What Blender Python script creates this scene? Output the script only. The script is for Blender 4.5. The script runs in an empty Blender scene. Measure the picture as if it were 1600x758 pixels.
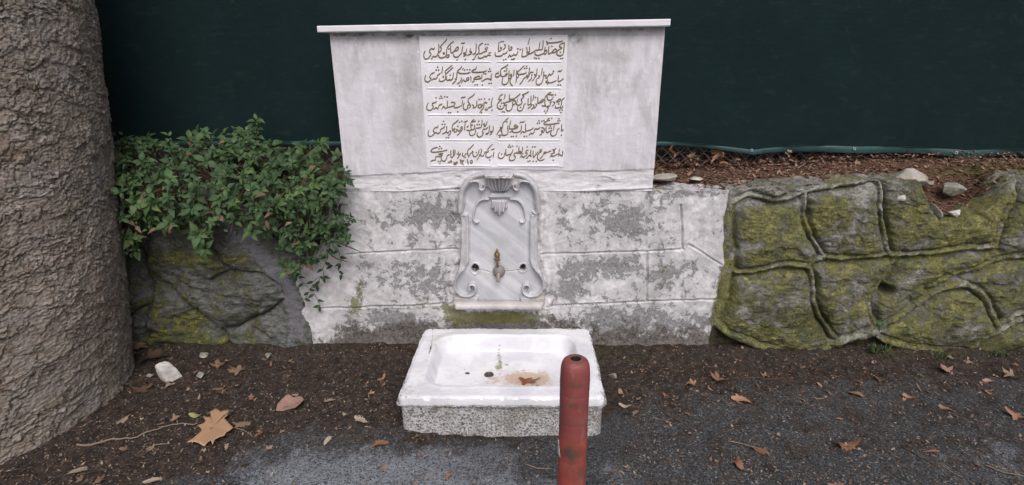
import bpy, bmesh, math, random
import numpy as np
from mathutils import Matrix, Vector, Euler

SC = bpy.context.scene
COL = SC.collection
rad = math.radians

# ------------------------------------------------------------------ camera
F = 879.0                                  # focal length in photo pixels (photo 1600 x 758)
CAM = np.array([0.0, -2.67, 1.5])
ROT = Euler((rad(90 - 18.3), 0, rad(1.05))).to_matrix() @ Matrix.Rotation(rad(-0.26), 3, 'Z')
cd = bpy.data.cameras.new('camera')
cd.sensor_width = 36.0
cd.lens = F / 1600 * 36.0
cd.clip_start = 0.05
cd.clip_end = 500
cam = bpy.data.objects.new('camera', cd)
COL.objects.link(cam)
cam.matrix_world = Matrix.Translation(Vector(CAM)) @ ROT.to_4x4()
SC.camera = cam

# ------------------------------------------------------------------ world, sun, exposure
SUN_EL, SUN_AZ = 50, 168                   # overcast: broad soft sun high behind the camera
w = bpy.data.worlds.new('World')
SC.world = w
w.use_nodes = True
bg = w.node_tree.nodes['Background']
sky = w.node_tree.nodes.new('ShaderNodeTexSky')
sky.sky_type = 'NISHITA'
sky.sun_disc = False
sky.sun_elevation = rad(SUN_EL)
sky.sun_rotation = rad(SUN_AZ)
sky.dust_density = 4.0
sky.air_density = 1.0
sky.ozone_density = 0.6
hs = w.node_tree.nodes.new('ShaderNodeHueSaturation')     # overcast: a nearly grey sky
hs.inputs['Saturation'].default_value = 0.55
w.node_tree.links.new(sky.outputs[0], hs.inputs['Color'])
w.node_tree.links.new(hs.outputs[0], bg.inputs[0])
bg.inputs[1].default_value = 0.09
sd = bpy.data.lights.new('sun', 'SUN')
sd.energy = 1.2
sd.angle = rad(35)
sd.color = (1.0, 0.975, 0.965)
sun = bpy.data.objects.new('sun', sd)
COL.objects.link(sun)
sdir = Vector((math.sin(rad(SUN_AZ)) * math.cos(rad(SUN_EL)), math.cos(rad(SUN_AZ)) * math.cos(rad(SUN_EL)), math.sin(rad(SUN_EL))))
sun.rotation_euler = sdir.to_track_quat('Z', 'Y').to_euler()
SC.view_settings.view_transform = 'Standard'
SC.view_settings.look = 'None'
SC.view_settings.gamma = 1
SC.view_settings.exposure = 0.62
SC.render.engine = 'CYCLES'
SC.cycles.use_denoising = True
SC.cycles.max_bounces = 6

# ------------------------------------------------------------------ projection helpers (survey of the photo)
RN = np.array(ROT)
def ray(px, py):
    px, py = np.asarray(px, float), np.asarray(py, float)
    d = np.stack([(px - 800) / F, (379 - py) / F, -np.ones_like(px)], -1)
    return d @ RN.T
def on_y(px, py, Y=0.0):                   # photo pixel -> point of the vertical plane y = Y
    d = ray(px, py)
    t = (Y - CAM[1]) / d[..., 1]
    return CAM + d * t[..., None]
def on_z(px, py, Z=0.0):                   # photo pixel -> point of the horizontal plane z = Z
    d = ray(px, py)
    t = (Z - CAM[2]) / d[..., 2]
    return CAM + d * t[..., None]
def proj(P):
    q = (np.asarray(P, float) - CAM) @ RN
    return 800 + F * q[..., 0] / -q[..., 2], 379 - F * q[..., 1] / -q[..., 2]
def proj_y(X, Z, Y=0.0):
    return proj(np.stack([X, np.full_like(X, Y), Z], -1))
MPP = 2.75 / F                             # metres per photo pixel on the wall, about

# ------------------------------------------------------------------ numpy noise
def _hash(ix, iy, seed):
    h = (ix.astype(np.int64) * 374761393 + iy.astype(np.int64) * 668265263 + seed * 1442695041) & 0xffffffff
    h = ((h ^ (h >> 13)) * 1274126177) & 0xffffffff
    h = ((h ^ (h >> 16)) * 2246822519) & 0xffffffff
    return ((h ^ (h >> 15)) & 0xffffff) / float(0xffffff)
def perlin(x, y, seed=0):
    x, y = np.asarray(x, float), np.asarray(y, float)
    ix, iy = np.floor(x), np.floor(y)
    fx, fy = x - ix, y - iy
    u, v = fx * fx * fx * (fx * (fx * 6 - 15) + 10), fy * fy * fy * (fy * (fy * 6 - 15) + 10)
    def g(a, b):
        t = _hash(ix + a, iy + b, seed) * 2 * math.pi
        return np.cos(t) * (fx - a) + np.sin(t) * (fy - b)
    return 1.5 * ((g(0, 0) * (1 - u) + g(1, 0) * u) * (1 - v) + (g(0, 1) * (1 - u) + g(1, 1) * u) * v)
def fbm(x, y, octv=5, seed=0, gain=0.5):
    s, a = 0.0, 1.0
    for i in range(octv):
        s = s + a * perlin(x * 2 ** i, y * 2 ** i, seed + i * 17)
        a *= gain
    return s
def worley(x, y, seed=0, jit=0.9):         # F1, F2, id, local offsets
    ix, iy = np.floor(x), np.floor(y)
    f1 = np.full(x.shape, 9.0); f2 = f1.copy(); cid = np.zeros(x.shape); dx1 = np.zeros(x.shape); dy1 = np.zeros(x.shape)
    for a in (-1, 0, 1):
        for b in (-1, 0, 1):
            cx = ix + a + 0.5 + jit * (_hash(ix + a, iy + b, seed) - 0.5)
            cy = iy + b + 0.5 + jit * (_hash(ix + a, iy + b, seed + 91) - 0.5)
            d = np.hypot(x - cx, y - cy)
            m = d < f1
            f2 = np.where(m, f1, np.minimum(f2, d))
            cid = np.where(m, _hash(ix + a, iy + b, seed + 7), cid)
            dx1 = np.where(m, x - cx, dx1); dy1 = np.where(m, y - cy, dy1)
            f1 = np.where(m, d, f1)
    return f1, f2, cid, dx1, dy1
def sstep(a, b, x):
    t = np.clip((x - a) / (b - a), 0, 1)
    return t * t * (3 - 2 * t)
def segdist(px, py, pts, closed=False):    # distance to a polyline, plus the side (sign) of the nearest segment
    best = np.full(np.shape(px), 1e9); side = np.zeros(np.shape(px))
    pts = list(pts) + ([pts[0]] if closed else [])
    for (ax, ay), (bx, by) in zip(pts[:-1], pts[1:]):
        vx, vy = bx - ax, by - ay
        L = vx * vx + vy * vy + 1e-9
        t = np.clip(((px - ax) * vx + (py - ay) * vy) / L, 0, 1)
        d = np.hypot(px - ax - t * vx, py - ay - t * vy)
        m = d < best
        best = np.where(m, d, best)
        side = np.where(m, np.sign(vx * (py - ay) - vy * (px - ax)), side)
    return best, side
def inpoly(px, py, poly):
    c = np.zeros(np.shape(px), bool)
    n = len(poly)
    for i in range(n):
        (x1, y1), (x2, y2) = poly[i], poly[(i + 1) % n]
        if y1 == y2: continue
        c ^= ((y1 > py) != (y2 > py)) & (px < (x2 - x1) * (py - y1) / (y2 - y1) + x1)
    return c
def sdpoly(px, py, poly):                  # > 0 inside
    d, _ = segdist(px, py, poly, True)
    return np.where(inpoly(px, py, poly), d, -d)
def blobs(px, py, L):
    m = np.zeros(np.shape(px))
    for (x, y, rx, ry, a) in L:
        m = m + a * np.exp(-(((px - x) / rx) ** 2 + ((py - y) / ry) ** 2))
    return m
def smooth_line(pts, step=3.0):            # Catmull-Rom through the points
    P = [np.array(p, float) for p in pts]
    if len(P) < 3:
        n = max(2, int(np.hypot(*(P[-1] - P[0])) / step) + 1)
        return [tuple(P[0] + (P[-1] - P[0]) * t) for t in np.linspace(0, 1, n)]
    Q = [2 * P[0] - P[1]] + P + [2 * P[-1] - P[-2]]
    out = []
    for i in range(1, len(Q) - 2):
        n = max(2, int(np.hypot(*(Q[i + 1] - Q[i])) / step))
        for t in np.arange(n) / n:
            out.append(tuple(0.5 * (2 * Q[i] + (Q[i + 1] - Q[i - 1]) * t + (2 * Q[i - 1] - 5 * Q[i] + 4 * Q[i + 1] - Q[i + 2]) * t * t
                                    + (3 * Q[i] - Q[i - 1] - 3 * Q[i + 1] + Q[i + 2]) * t ** 3)))
    out.append(tuple(P[-1]))
    return out

# ------------------------------------------------------------------ objects
def tag(o, label=None, cat=None, group=None, kind=None):
    if label: o['label'] = label
    if cat: o['category'] = cat
    if group: o['group'] = group
    if kind: o['kind'] = kind
    return o
def thing(name, label, cat, loc=(0, 0, 0), group=None):
    o = bpy.data.objects.new(name, None)
    o.empty_display_size = 0.1
    COL.objects.link(o)
    o.location = loc
    return tag(o, label, cat, group)
def origin(o):
    p = np.zeros(3)
    while o is not None:
        p = p + np.array(o.location); o = o.parent
    return p
def mesh(name, V, Fc, mat, parent=None, loc=None, smooth=True, attrs=None):
    """V in world coordinates; the object's origin is its parent's (or loc)."""
    V = np.asarray(V, float)
    base = origin(parent) if parent is not None else np.array(loc if loc is not None else (0, 0, 0), float)
    me = bpy.data.meshes.new(name)
    if isinstance(Fc, np.ndarray):
        nf, k = Fc.shape
        me.vertices.add(len(V)); me.vertices.foreach_set('co', (V - base).astype(np.float32).ravel())
        me.loops.add(nf * k); me.loops.foreach_set('vertex_index', Fc.astype(np.int32).ravel())
        me.polygons.add(nf)
        me.polygons.foreach_set('loop_start', np.arange(0, nf * k, k, dtype=np.int32))
        me.update(calc_edges=True)
    else:
        me.from_pydata([tuple(v) for v in V - base], [], Fc)
    me.validate()
    me.polygons.foreach_set('use_smooth', np.full(len(me.polygons), smooth))
    for k, a in (attrs or {}).items():
        at = me.attributes.new(k, 'FLOAT', 'POINT')
        at.data.foreach_set('value', np.asarray(a, np.float32).ravel())
    me.materials.append(mat)
    o = bpy.data.objects.new(name, me)
    COL.objects.link(o)
    if parent is not None: o.parent = parent
    elif loc is not None: o.location = loc
    return o
def grid_faces(nu, nv, off=0, flip=False):
    i = np.arange(nu - 1)[:, None] * nv + np.arange(nv - 1)[None, :]
    q = np.stack([i, i + nv, i + nv + 1, i + 1], -1).reshape(-1, 4) + off
    return q[:, ::-1] if flip else q
class MB:                                  # collects pieces of one mesh
    def __init__(s): s.v, s.f, s.n, s.a = [], [], 0, []
    def add(s, V, Fc, a=0.0):
        V = np.asarray(V, float)
        s.v.append(V); s.f += [tuple(int(i) + s.n for i in f) for f in Fc]; s.n += len(V)
        s.a.append(np.full(len(V), a) if np.isscalar(a) else np.asarray(a))
    def build(s, name, mat, parent=None, loc=None, smooth=True, attr='tint'):
        return mesh(name, np.concatenate(s.v), s.f, mat, parent, loc, smooth, {attr: np.concatenate(s.a)})
def box_vf(x0, x1, y0, y1, z0, z1):
    V = [(x, y, z) for x in (x0, x1) for y in (y0, y1) for z in (z0, z1)]
    return V, [(0, 1, 3, 2), (4, 6, 7, 5), (0, 4, 5, 1), (2, 3, 7, 6), (0, 2, 6, 4), (1, 5, 7, 3)]
def tube_vf(P, r, seg=8, cap=True):
    P = np.asarray(P, float); n = len(P)
    r = np.full(n, r) if np.isscalar(r) else np.asarray(r, float)
    T = np.gradient(P, axis=0); T /= np.linalg.norm(T, axis=1)[:, None] + 1e-12
    up = np.array([0, 0, 1.0]) if abs(T[0, 2]) < 0.9 else np.array([1.0, 0, 0])
    V = []
    for i in range(n):
        a = np.cross(T[i], up); a /= np.linalg.norm(a) + 1e-12
        b = np.cross(T[i], a)
        for k in range(seg):
            t = 2 * math.pi * k / seg
            V.append(P[i] + r[i] * (math.cos(t) * a + math.sin(t) * b))
        up = -np.cross(T[i], a) if False else up
    Fc = [(i * seg + k, i * seg + (k + 1) % seg, (i + 1) * seg + (k + 1) % seg, (i + 1) * seg + k) for i in range(n - 1) for k in range(seg)]
    if cap:
        Fc += [tuple(range(seg))[::-1], tuple((n - 1) * seg + k for k in range(seg))]
    return np.array(V), Fc
def lathe_vf(prof, c, seg=48, cap0=True, cap1=True):   # prof: list of (r, z)
    V, Fc = [], []
    for r, z in prof:
        for k in range(seg):
            t = 2 * math.pi * k / seg
            V.append((c[0] + r * math.cos(t), c[1] + r * math.sin(t), c[2] + z))
    for i in range(len(prof) - 1):
        for k in range(seg):
            Fc.append((i * seg + k, i * seg + (k + 1) % seg, (i + 1) * seg + (k + 1) % seg, (i + 1) * seg + k))
    if cap0: Fc.append(tuple(range(seg))[::-1])
    if cap1: Fc.append(tuple((len(prof) - 1) * seg + k for k in range(seg)))
    return np.array(V), Fc

# ------------------------------------------------------------------ materials
def lin(h):
    h = h.lstrip('#')
    c = [int(h[i:i + 2], 16) / 255 for i in (0, 2, 4)]
    return tuple(x / 12.92 if x <= 0.04045 else ((x + 0.055) / 1.055) ** 2.4 for x in c) + (1,)
def colr(v):
    if isinstance(v, str): return lin(v)
    if isinstance(v, tuple) and len(v) == 3: return v + (1,)
    return v
class Mat:
    def __init__(s, name, rough=0.8, spec=0.3):
        s.m = bpy.data.materials.new(name); s.m.use_nodes = True
        s.t = s.m.node_tree; s.b = s.t.nodes['Principled BSDF']
        s.b.inputs['Roughness'].default_value = rough
        s.b.inputs['Specular IOR Level'].default_value = spec
        s.co = s.t.nodes.new('ShaderNodeTexCoord').outputs['Object']
    def put(s, sock, v):
        if isinstance(v, bpy.types.NodeSocket): s.t.links.new(v, sock)
        else: sock.default_value = v
    def noise(s, scale, detail=6, rough=0.6, dist=0.0, vec=None, off=None, stretch=None):
        n = s.t.nodes.new('ShaderNodeTexNoise')
        v = vec or s.co
        if off or stretch:
            mp = s.t.nodes.new('ShaderNodeMapping')
            s.put(mp.inputs['Vector'], v)
            if off: mp.inputs['Location'].default_value = off
            if stretch: mp.inputs['Scale'].default_value = stretch
            v = mp.outputs[0]
        s.put(n.inputs['Vector'], v)
        n.inputs['Scale'].default_value = scale; n.inputs['Detail'].default_value = detail
        n.inputs['Roughness'].default_value = rough; n.inputs['Distortion'].default_value = dist
        return n.outputs[0]
    def vor(s, scale, feature='F1', out='Distance', stretch=None):
        n = s.t.nodes.new('ShaderNodeTexVoronoi'); n.feature = feature
        v = s.co
        if stretch:
            mp = s.t.nodes.new('ShaderNodeMapping'); s.put(mp.inputs['Vector'], v); mp.inputs['Scale'].default_value = stretch; v = mp.outputs[0]
        s.put(n.inputs['Vector'], v); n.inputs['Scale'].default_value = scale
        return n.outputs[out]
    def ramp(s, f, *st, mode='LINEAR'):    # st: (pos, colour or grey)
        n = s.t.nodes.new('ShaderNodeValToRGB'); s.put(n.inputs[0], f)
        n.color_ramp.interpolation = mode
        e = n.color_ramp.elements
        for i, (p, c) in enumerate(st):
            x = e[i] if i < 2 else e.new(p)
            x.position = p; x.color = (c, c, c, 1) if isinstance(c, (int, float)) else colr(c)
        return n.outputs[0]
    def mix(s, f, a, b, mode='MIX'):
        n = s.t.nodes.new('ShaderNodeMix'); n.data_type = 'RGBA'; n.blend_type = mode
        s.put(n.inputs[0], f); s.put(n.inputs[6], colr(a)); s.put(n.inputs[7], colr(b))
        return n.outputs[2]
    def mth(s, op, a, b=0.0, clamp=False):
        n = s.t.nodes.new('ShaderNodeMath'); n.operation = op; n.use_clamp = clamp
        s.put(n.inputs[0], a); s.put(n.inputs[1], b)
        return n.outputs[0]
    def step(s, x, a, b):                  # smoothstep a..b
        n = s.t.nodes.new('ShaderNodeMapRange'); n.interpolation_type = 'SMOOTHSTEP'
        s.put(n.inputs[0], x); n.inputs[1].default_value = a; n.inputs[2].default_value = b
        return n.outputs[0]
    def attr(s, name):
        n = s.t.nodes.new('ShaderNodeAttribute'); n.attribute_name = name
        return n.outputs['Fac']
    def xyz(s, i):
        n = s.t.nodes.new('ShaderNodeSeparateXYZ'); s.put(n.inputs[0], s.co)
        return n.outputs[i]
    def fin(s, color, bump=None, strength=0.4, dist=0.01, rough=None):
        s.put(s.b.inputs['Base Color'], colr(color))
        if rough is not None: s.put(s.b.inputs['Roughness'], rough)
        if bump is not None:
            n = s.t.nodes.new('ShaderNodeBump')
            n.inputs['Strength'].default_value = strength; n.inputs['Distance'].default_value = dist
            s.put(n.inputs['Height'], bump)
            s.t.links.new(n.outputs[0], s.b.inputs['Normal'])
        return s.m

def m_plaster():
    s = Mat('stele_plaster', 0.85)
    a = s.noise(3.2, 8, 0.65, 0.5, stretch=(1.6, 1, 0.75))
    b = s.noise(16, 7, 0.65, 0.2, stretch=(1.5, 1, 0.4))
    c = s.mix(s.step(a, 0.32, 0.60), (0.43, 0.41, 0.425), (0.61, 0.58, 0.625))
    c = s.mix(s.mth('MULTIPLY', s.step(b, 0.46, 0.68), 0.7), c, (0.71, 0.675, 0.725))
    st = s.attr('stain_grey')                   # grey stains beside the plaque, grey band below the coping
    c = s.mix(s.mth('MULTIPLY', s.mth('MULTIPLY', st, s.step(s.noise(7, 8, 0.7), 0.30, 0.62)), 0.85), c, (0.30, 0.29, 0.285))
    pk = s.step(s.noise(70, 4, 0.6), 0.68, 0.72)
    c = s.mix(pk, c, (0.80, 0.77, 0.80))
    f = s.mth('ADD', s.mth('MULTIPLY', s.mth('SUBTRACT', s.noise(20, 12, 0.75, 0.6, stretch=(0.45, 1, 1.5)), 0.5), 3.0), s.mth('MULTIPLY', s.attr('flake'), 0.42))
    sc_ = s.mth('MULTIPLY', s.step(f, 0.66, 0.76), s.step(s.attr('flake'), 0.1, 0.4))
    c = s.mix(s.mth('MULTIPLY', s.step(s.attr('flake'), 0.2, 0.8), 0.55), c, s.mix(s.noise(30, 8, 0.7, stretch=(.5, 1, 1.5)), (0.42, 0.40, 0.405), (0.84, 0.81, 0.84)))
    c = s.mix(sc_, c, s.mix(s.noise(80, 4), (0.13, 0.125, 0.12), (0.34, 0.33, 0.33)))
    gm = s.mth('MULTIPLY', s.attr('grime_dark'), s.step(s.noise(40, 8, 0.75), 0.40, 0.62))
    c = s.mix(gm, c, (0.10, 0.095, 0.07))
    h = s.mth('SUBTRACT', s.mth('ADD', s.mth('MULTIPLY', s.noise(40, 8, 0.65), 0.6), s.mth('MULTIPLY', b, 0.4)), s.mth('MULTIPLY', sc_, 0.4))
    return s.fin(c, h, 0.4, 0.010)
def m_masonry():
    s = Mat('flaking_whitewash', 0.9)
    n1 = s.noise(8, 12, 0.70, 0.7)
    n2 = s.noise(27, 12, 0.75, 0.5, off=(3, 1, 7))
    n3 = s.noise(75, 8, 0.75)
    f = s.mth('ADD', s.mth('ADD', s.mth('MULTIPLY', s.mth('SUBTRACT', n1, 0.5), 2.3), s.mth('MULTIPLY', s.mth('SUBTRACT', n2, 0.5), 3.6)), s.mth('MULTIPLY', s.attr('flake'), 0.66))
    fl = s.mth('MULTIPLY', s.step(f, 0.22, 0.37), 0.95)             # where the whitewash has come off
    thin = s.step(f, -0.25, 0.28)           # thin, dirty whitewash round the bare patches
    stone = s.mix(s.step(n3, 0.36, 0.64), (0.085, 0.083, 0.088), (0.31, 0.302, 0.318))
    stone = s.mix(s.step(n2, 0.46, 0.66), stone, (0.215, 0.205, 0.20))
    pn = s.noise(11, 10, 0.72, off=(5, 5, 5))
    pnt = s.mix(s.step(pn, 0.40, 0.62), (0.655, 0.63, 0.66), (0.46, 0.44, 0.45))
    pnt = s.mix(s.step(n3, 0.56, 0.70), pnt, (0.80, 0.765, 0.80))
    pnt = s.mix(s.mth('MULTIPLY', s.mth('MULTIPLY', thin, s.step(n3, 0.34, 0.56)), 0.8), pnt, (0.335, 0.325, 0.33))
    bl = s.step(s.noise(4.2, 11, 0.72, 0.4, off=(2, 7, 7)), 0.50, 0.64)   # broad old stains
    pnt = s.mix(s.mth('MULTIPLY', bl, 0.5), pnt, (0.36, 0.345, 0.345))
    c = s.mix(fl, pnt, stone)
    rim = s.mth('MULTIPLY', s.mth('MULTIPLY', s.step(f, 0.16, 0.24), s.mth('SUBTRACT', 1.0, fl)), 0.75)
    c = s.mix(rim, c, (0.80, 0.765, 0.80))
    d = s.attr('dirt')
    dn = s.step(s.mth('ADD', d, s.mth('MULTIPLY', s.mth('SUBTRACT', s.noise(18, 12, 0.78, 0.5, off=(9, 2, 1)), 0.5), 3.2)), 0.38, 0.80)
    c = s.mix(s.mth('MULTIPLY', dn, s.mth('MULTIPLY', s.step(d, 0.02, 0.35), 0.88)), c, s.mix(s.step(n3, 0.36, 0.64), (0.030, 0.025, 0.020), (0.165, 0.14, 0.122)))
    mo = s.step(s.mth('ADD', s.attr('moss'), s.mth('MULTIPLY', s.mth('SUBTRACT', s.noise(34, 12, 0.78), 0.5), 2.6)), 0.42, 0.62)
    mo = s.mth('MULTIPLY', mo, s.step(s.attr('moss'), 0.05, 0.25))
    c = s.mix(s.mth('MULTIPLY', mo, 0.80), c, s.mix(s.noise(70, 6), (0.045, 0.048, 0.012), (0.21, 0.20, 0.05)))
    h = s.mth('SUBTRACT', s.mth('ADD', s.mth('MULTIPLY', n3, 0.55), s.mth('MULTIPLY', mo, 0.3)), s.mth('MULTIPLY', fl, 0.5))
    h = s.mth('ADD', h, s.mth('MULTIPLY', n2, 0.25))
    return s.fin(c, h, 0.6, 0.008)
def m_marble(name, c0, c1, veins=True, dirt=False):
    s = Mat(name, 0.45, 0.4)
    n = s.t.nodes.new('ShaderNodeMapping'); s.put(n.inputs['Vector'], s.co)
    n.inputs['Rotation'].default_value = (0, rad(-40), 0)
    n_ = s.t.nodes.new('ShaderNodeMapping'); s.put(n_.inputs['Vector'], n.outputs[0])
    n_.inputs['Scale'].default_value = (0.45, 1, 4.6)
    v = s.noise(3.2, 6, 0.55, 0.25, vec=n_.outputs[0])
    c = s.mix(s.step(v, 0.36, 0.62), c0, c1)
    c = s.mix(s.mth('MULTIPLY', s.step(s.noise(8, 8, 0.65), 0.4, 0.7), 0.4), c, (0.62, 0.60, 0.625))
    g = s.step(s.noise(55, 8, 0.75), 0.58, 0.72)
    c = s.mix(s.mth('MULTIPLY', g, 0.35), c, (0.33, 0.31, 0.31))
    if dirt:
        d = s.attr('dirt')
        dn = s.step(s.mth('ADD', d, s.mth('MULTIPLY', s.mth('SUBTRACT', s.noise(30, 10, 0.75), 0.5), 2.0)), 0.2, 0.9)
        c = s.mix(s.mth('MULTIPLY', dn, s.step(d, 0.0, 0.3)), c, (0.37, 0.335, 0.315))
        gr = s.step(s.attr('grime_dark'), 0.25, 0.9)
        c = s.mix(gr, c, (0.17, 0.15, 0.14))
    return s.fin(c, s.noise(60, 7, 0.7), 0.2, 0.005)
def m_basin():
    s = Mat('worn_white_marble', 0.42, 0.45)
    a = s.noise(5, 8, 0.65, 0.4)
    c = s.mix(s.step(a, 0.40, 0.64), (0.73, 0.715, 0.755), (0.60, 0.59, 0.63))
    sm = s.step(s.mth('ADD', s.mth('MULTIPLY', s.mth('SUBTRACT', s.noise(11, 11, 0.75, 0.6, off=(3, 3, 1)), 0.5), 2.4), s.mth('MULTIPLY', s.attr('wear'), 0.35)), 0.12, 0.7)
    c = s.mix(s.mth('MULTIPLY', sm, 0.5), c, (0.50, 0.475, 0.46))
    pn = s.mth('SUBTRACT', s.noise(42, 10, 0.78, 0.4), 0.5)
    pit = s.step(s.mth('ADD', s.mth('MULTIPLY', pn, 3.0), s.mth('MULTIPLY', s.attr('wear'), 0.45)), 0.56, 0.66)
    c = s.mix(s.mth('MULTIPLY', pit, 0.7), c, (0.30, 0.285, 0.275))
    ru = s.attr('rust')
    rn = s.step(s.mth('ADD', ru, s.mth('MULTIPLY', s.mth('SUBTRACT', s.noise(34, 10, 0.75, 0.5), 0.5), 2.4)), 0.15, 0.8)
    c = s.mix(s.mth('MULTIPLY', s.mth('MULTIPLY', rn, s.step(ru, 0.03, 0.4)), 0.75), c, (0.43, 0.28, 0.155))
    dk = s.step(s.mth('ADD', s.attr('dark'), s.mth('MULTIPLY', s.mth('SUBTRACT', s.noise(75, 10, 0.78), 0.5), 2.4)), 0.50, 0.62)
    c = s.mix(s.mth('MULTIPLY', dk, s.step(s.attr('dark'), .06, .16)), c, (0.06, 0.05, 0.04))
    mo = s.step(s.mth('ADD', s.attr('moss'), s.mth('MULTIPLY', s.mth('SUBTRACT', s.noise(70, 10, 0.78, off=(4, 4, 4)), 0.5), 2.8)), 0.46, 0.64)
    c = s.mix(s.mth('MULTIPLY', s.mth('MULTIPLY', mo, 0.85), s.step(s.attr('moss'), .06, .2)), c, s.mix(s.noise(90, 4), (0.10, 0.11, 0.03), (0.30, 0.32, 0.11)))
    return s.fin(c, s.mth('SUBTRACT', s.noise(45, 8, 0.65), s.mth('MULTIPLY', pit, 0.5)), 0.35, 0.004)
def m_pebbledash():
    s = Mat('pebbledash', 0.9)
    v = s.vor(150, 'F1', 'Distance')
    n = s.noise(105, 8, 0.75)
    c = s.mix(s.step(n, 0.42, 0.54), (0.13, 0.12, 0.11), (0.62, 0.60, 0.605))
    c = s.mix(s.mth('MULTIPLY', s.step(s.noise(6, 8, 0.75), 0.46, 0.66), 0.75), c, s.mix(n, (0.09, 0.08, 0.06), (0.36, 0.32, 0.26)))
    c = s.mix(s.mth('MULTIPLY', s.step(s.noise(16, 8, 0.75, off=(2, 4, 4)), 0.50, 0.64), 0.5), c, (0.19, 0.18, 0.165))
    return s.fin(c, s.mth('SUBTRACT', n, s.mth('MULTIPLY', v, 0.4)), 0.9, 0.010)
def m_simple(name, c, rough=0.6, spec=0.3, var=0.25, scale=30, metal=0, bump=0.2):
    s = Mat(name, rough, spec)
    s.b.inputs['Metallic'].default_value = metal
    c = colr(c)
    lo = tuple(x * (1 - var) for x in c[:3]); hi = tuple(min(1, x * (1 + var)) for x in c[:3])
    n = s.noise(scale, 6, 0.65)
    return s.fin(s.mix(n, lo, hi), n, bump, 0.004)
def m_bollard():
    s = Mat('faded_red_plastic', 0.5, 0.35)
    z = s.xyz(2)
    n = s.noise(14, 7, 0.65, stretch=(1, 1, 0.6))
    c = s.mix(s.step(z, 0.48, 0.56), (0.315, 0.062, 0.050), (0.225, 0.058, 0.055))
    c = s.mix(s.mth('MULTIPLY', s.step(n, 0.45, 0.75), 0.45), c, (0.17, 0.035, 0.03))
    c = s.mix(s.attr('fresh'), c, (0.37, 0.066, 0.046))
    fd = s.step(s.noise(30, 10, 0.78, stretch=(1, 1, 0.35), off=(1, 1, 1)), 0.50, 0.66)
    c = s.mix(s.mth('MULTIPLY', fd, 0.5), c, (0.33, 0.145, 0.125))
    g = s.attr('grime_dark')
    c = s.mix(s.mth('MULTIPLY', g, s.step(s.noise(20, 8, 0.7, stretch=(1, 1, 0.7)), 0.30, 0.62)), c, (0.085, 0.05, 0.04))
    sc_ = s.step(s.mth('ADD', s.attr('scuff'), s.mth('MULTIPLY', s.noise(55, 6, 0.7), 0.8)), 0.98, 1.05)
    c = s.mix(sc_, c, (0.42, 0.33, 0.31))
    return s.fin(c, s.noise(80, 4), 0.12, 0.003, rough=s.mix(n, (0.42,) * 3, (0.62,) * 3))
def m_bark():
    s = Mat('plane_bark', 0.92, 0.2)
    t = s.attr('tint')
    c = s.ramp(t, (0.0, (0.145, 0.112, 0.084)), (0.35, (0.218, 0.178, 0.142)), (0.7, (0.285, 0.240, 0.200)), (1.0, (0.40, 0.355, 0.315)))
    big = s.noise(5, 9, 0.7)
    c = s.mix(s.mth('MULTIPLY', s.step(big, 0.52, 0.66), 0.55), c, (0.225, 0.14, 0.09))
    gr = s.noise(7, 9, 0.7, off=(7, 0, 3))
    c = s.mix(s.mth('MULTIPLY', s.step(gr, 0.5, 0.68), 0.5), c, (0.165, 0.160, 0.110))
    gy = s.noise(6, 9, 0.7, off=(1, 6, 3))
    c = s.mix(s.mth('MULTIPLY', s.step(gy, 0.5, 0.64), 0.5), c, (0.30, 0.285, 0.285))
    fn = s.noise(110, 10, 0.78)
    sp_ = s.noise(17, 10, 0.75, 0.3, off=(3, 3, 9))
    c = s.mix(s.mth('MULTIPLY', s.step(sp_, 0.52, 0.62), 0.6), c, (0.40, 0.345, 0.32))
    c = s.mix(s.mth('MULTIPLY', s.step(sp_, 0.46, 0.37), 0.5), c, (0.14, 0.10, 0.075))
    c = s.mix(s.mth('MULTIPLY', s.step(fn, 0.46, 0.68), 0.6), c, (0.42, 0.365, 0.335))
    c = s.mix(s.mth('MULTIPLY', s.step(fn, 0.46, 0.36), 0.6), c, (0.09, 0.07, 0.06))
    c = s.mix(s.attr('crack'), c, (0.055, 0.042, 0.035))
    return s.fin(c, s.mth('ADD', s.noise(55, 10, 0.75, 0.6, stretch=(1, 1, 1.7)), s.mth('MULTIPLY', fn, 0.5)), 0.9, 0.010)
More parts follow.
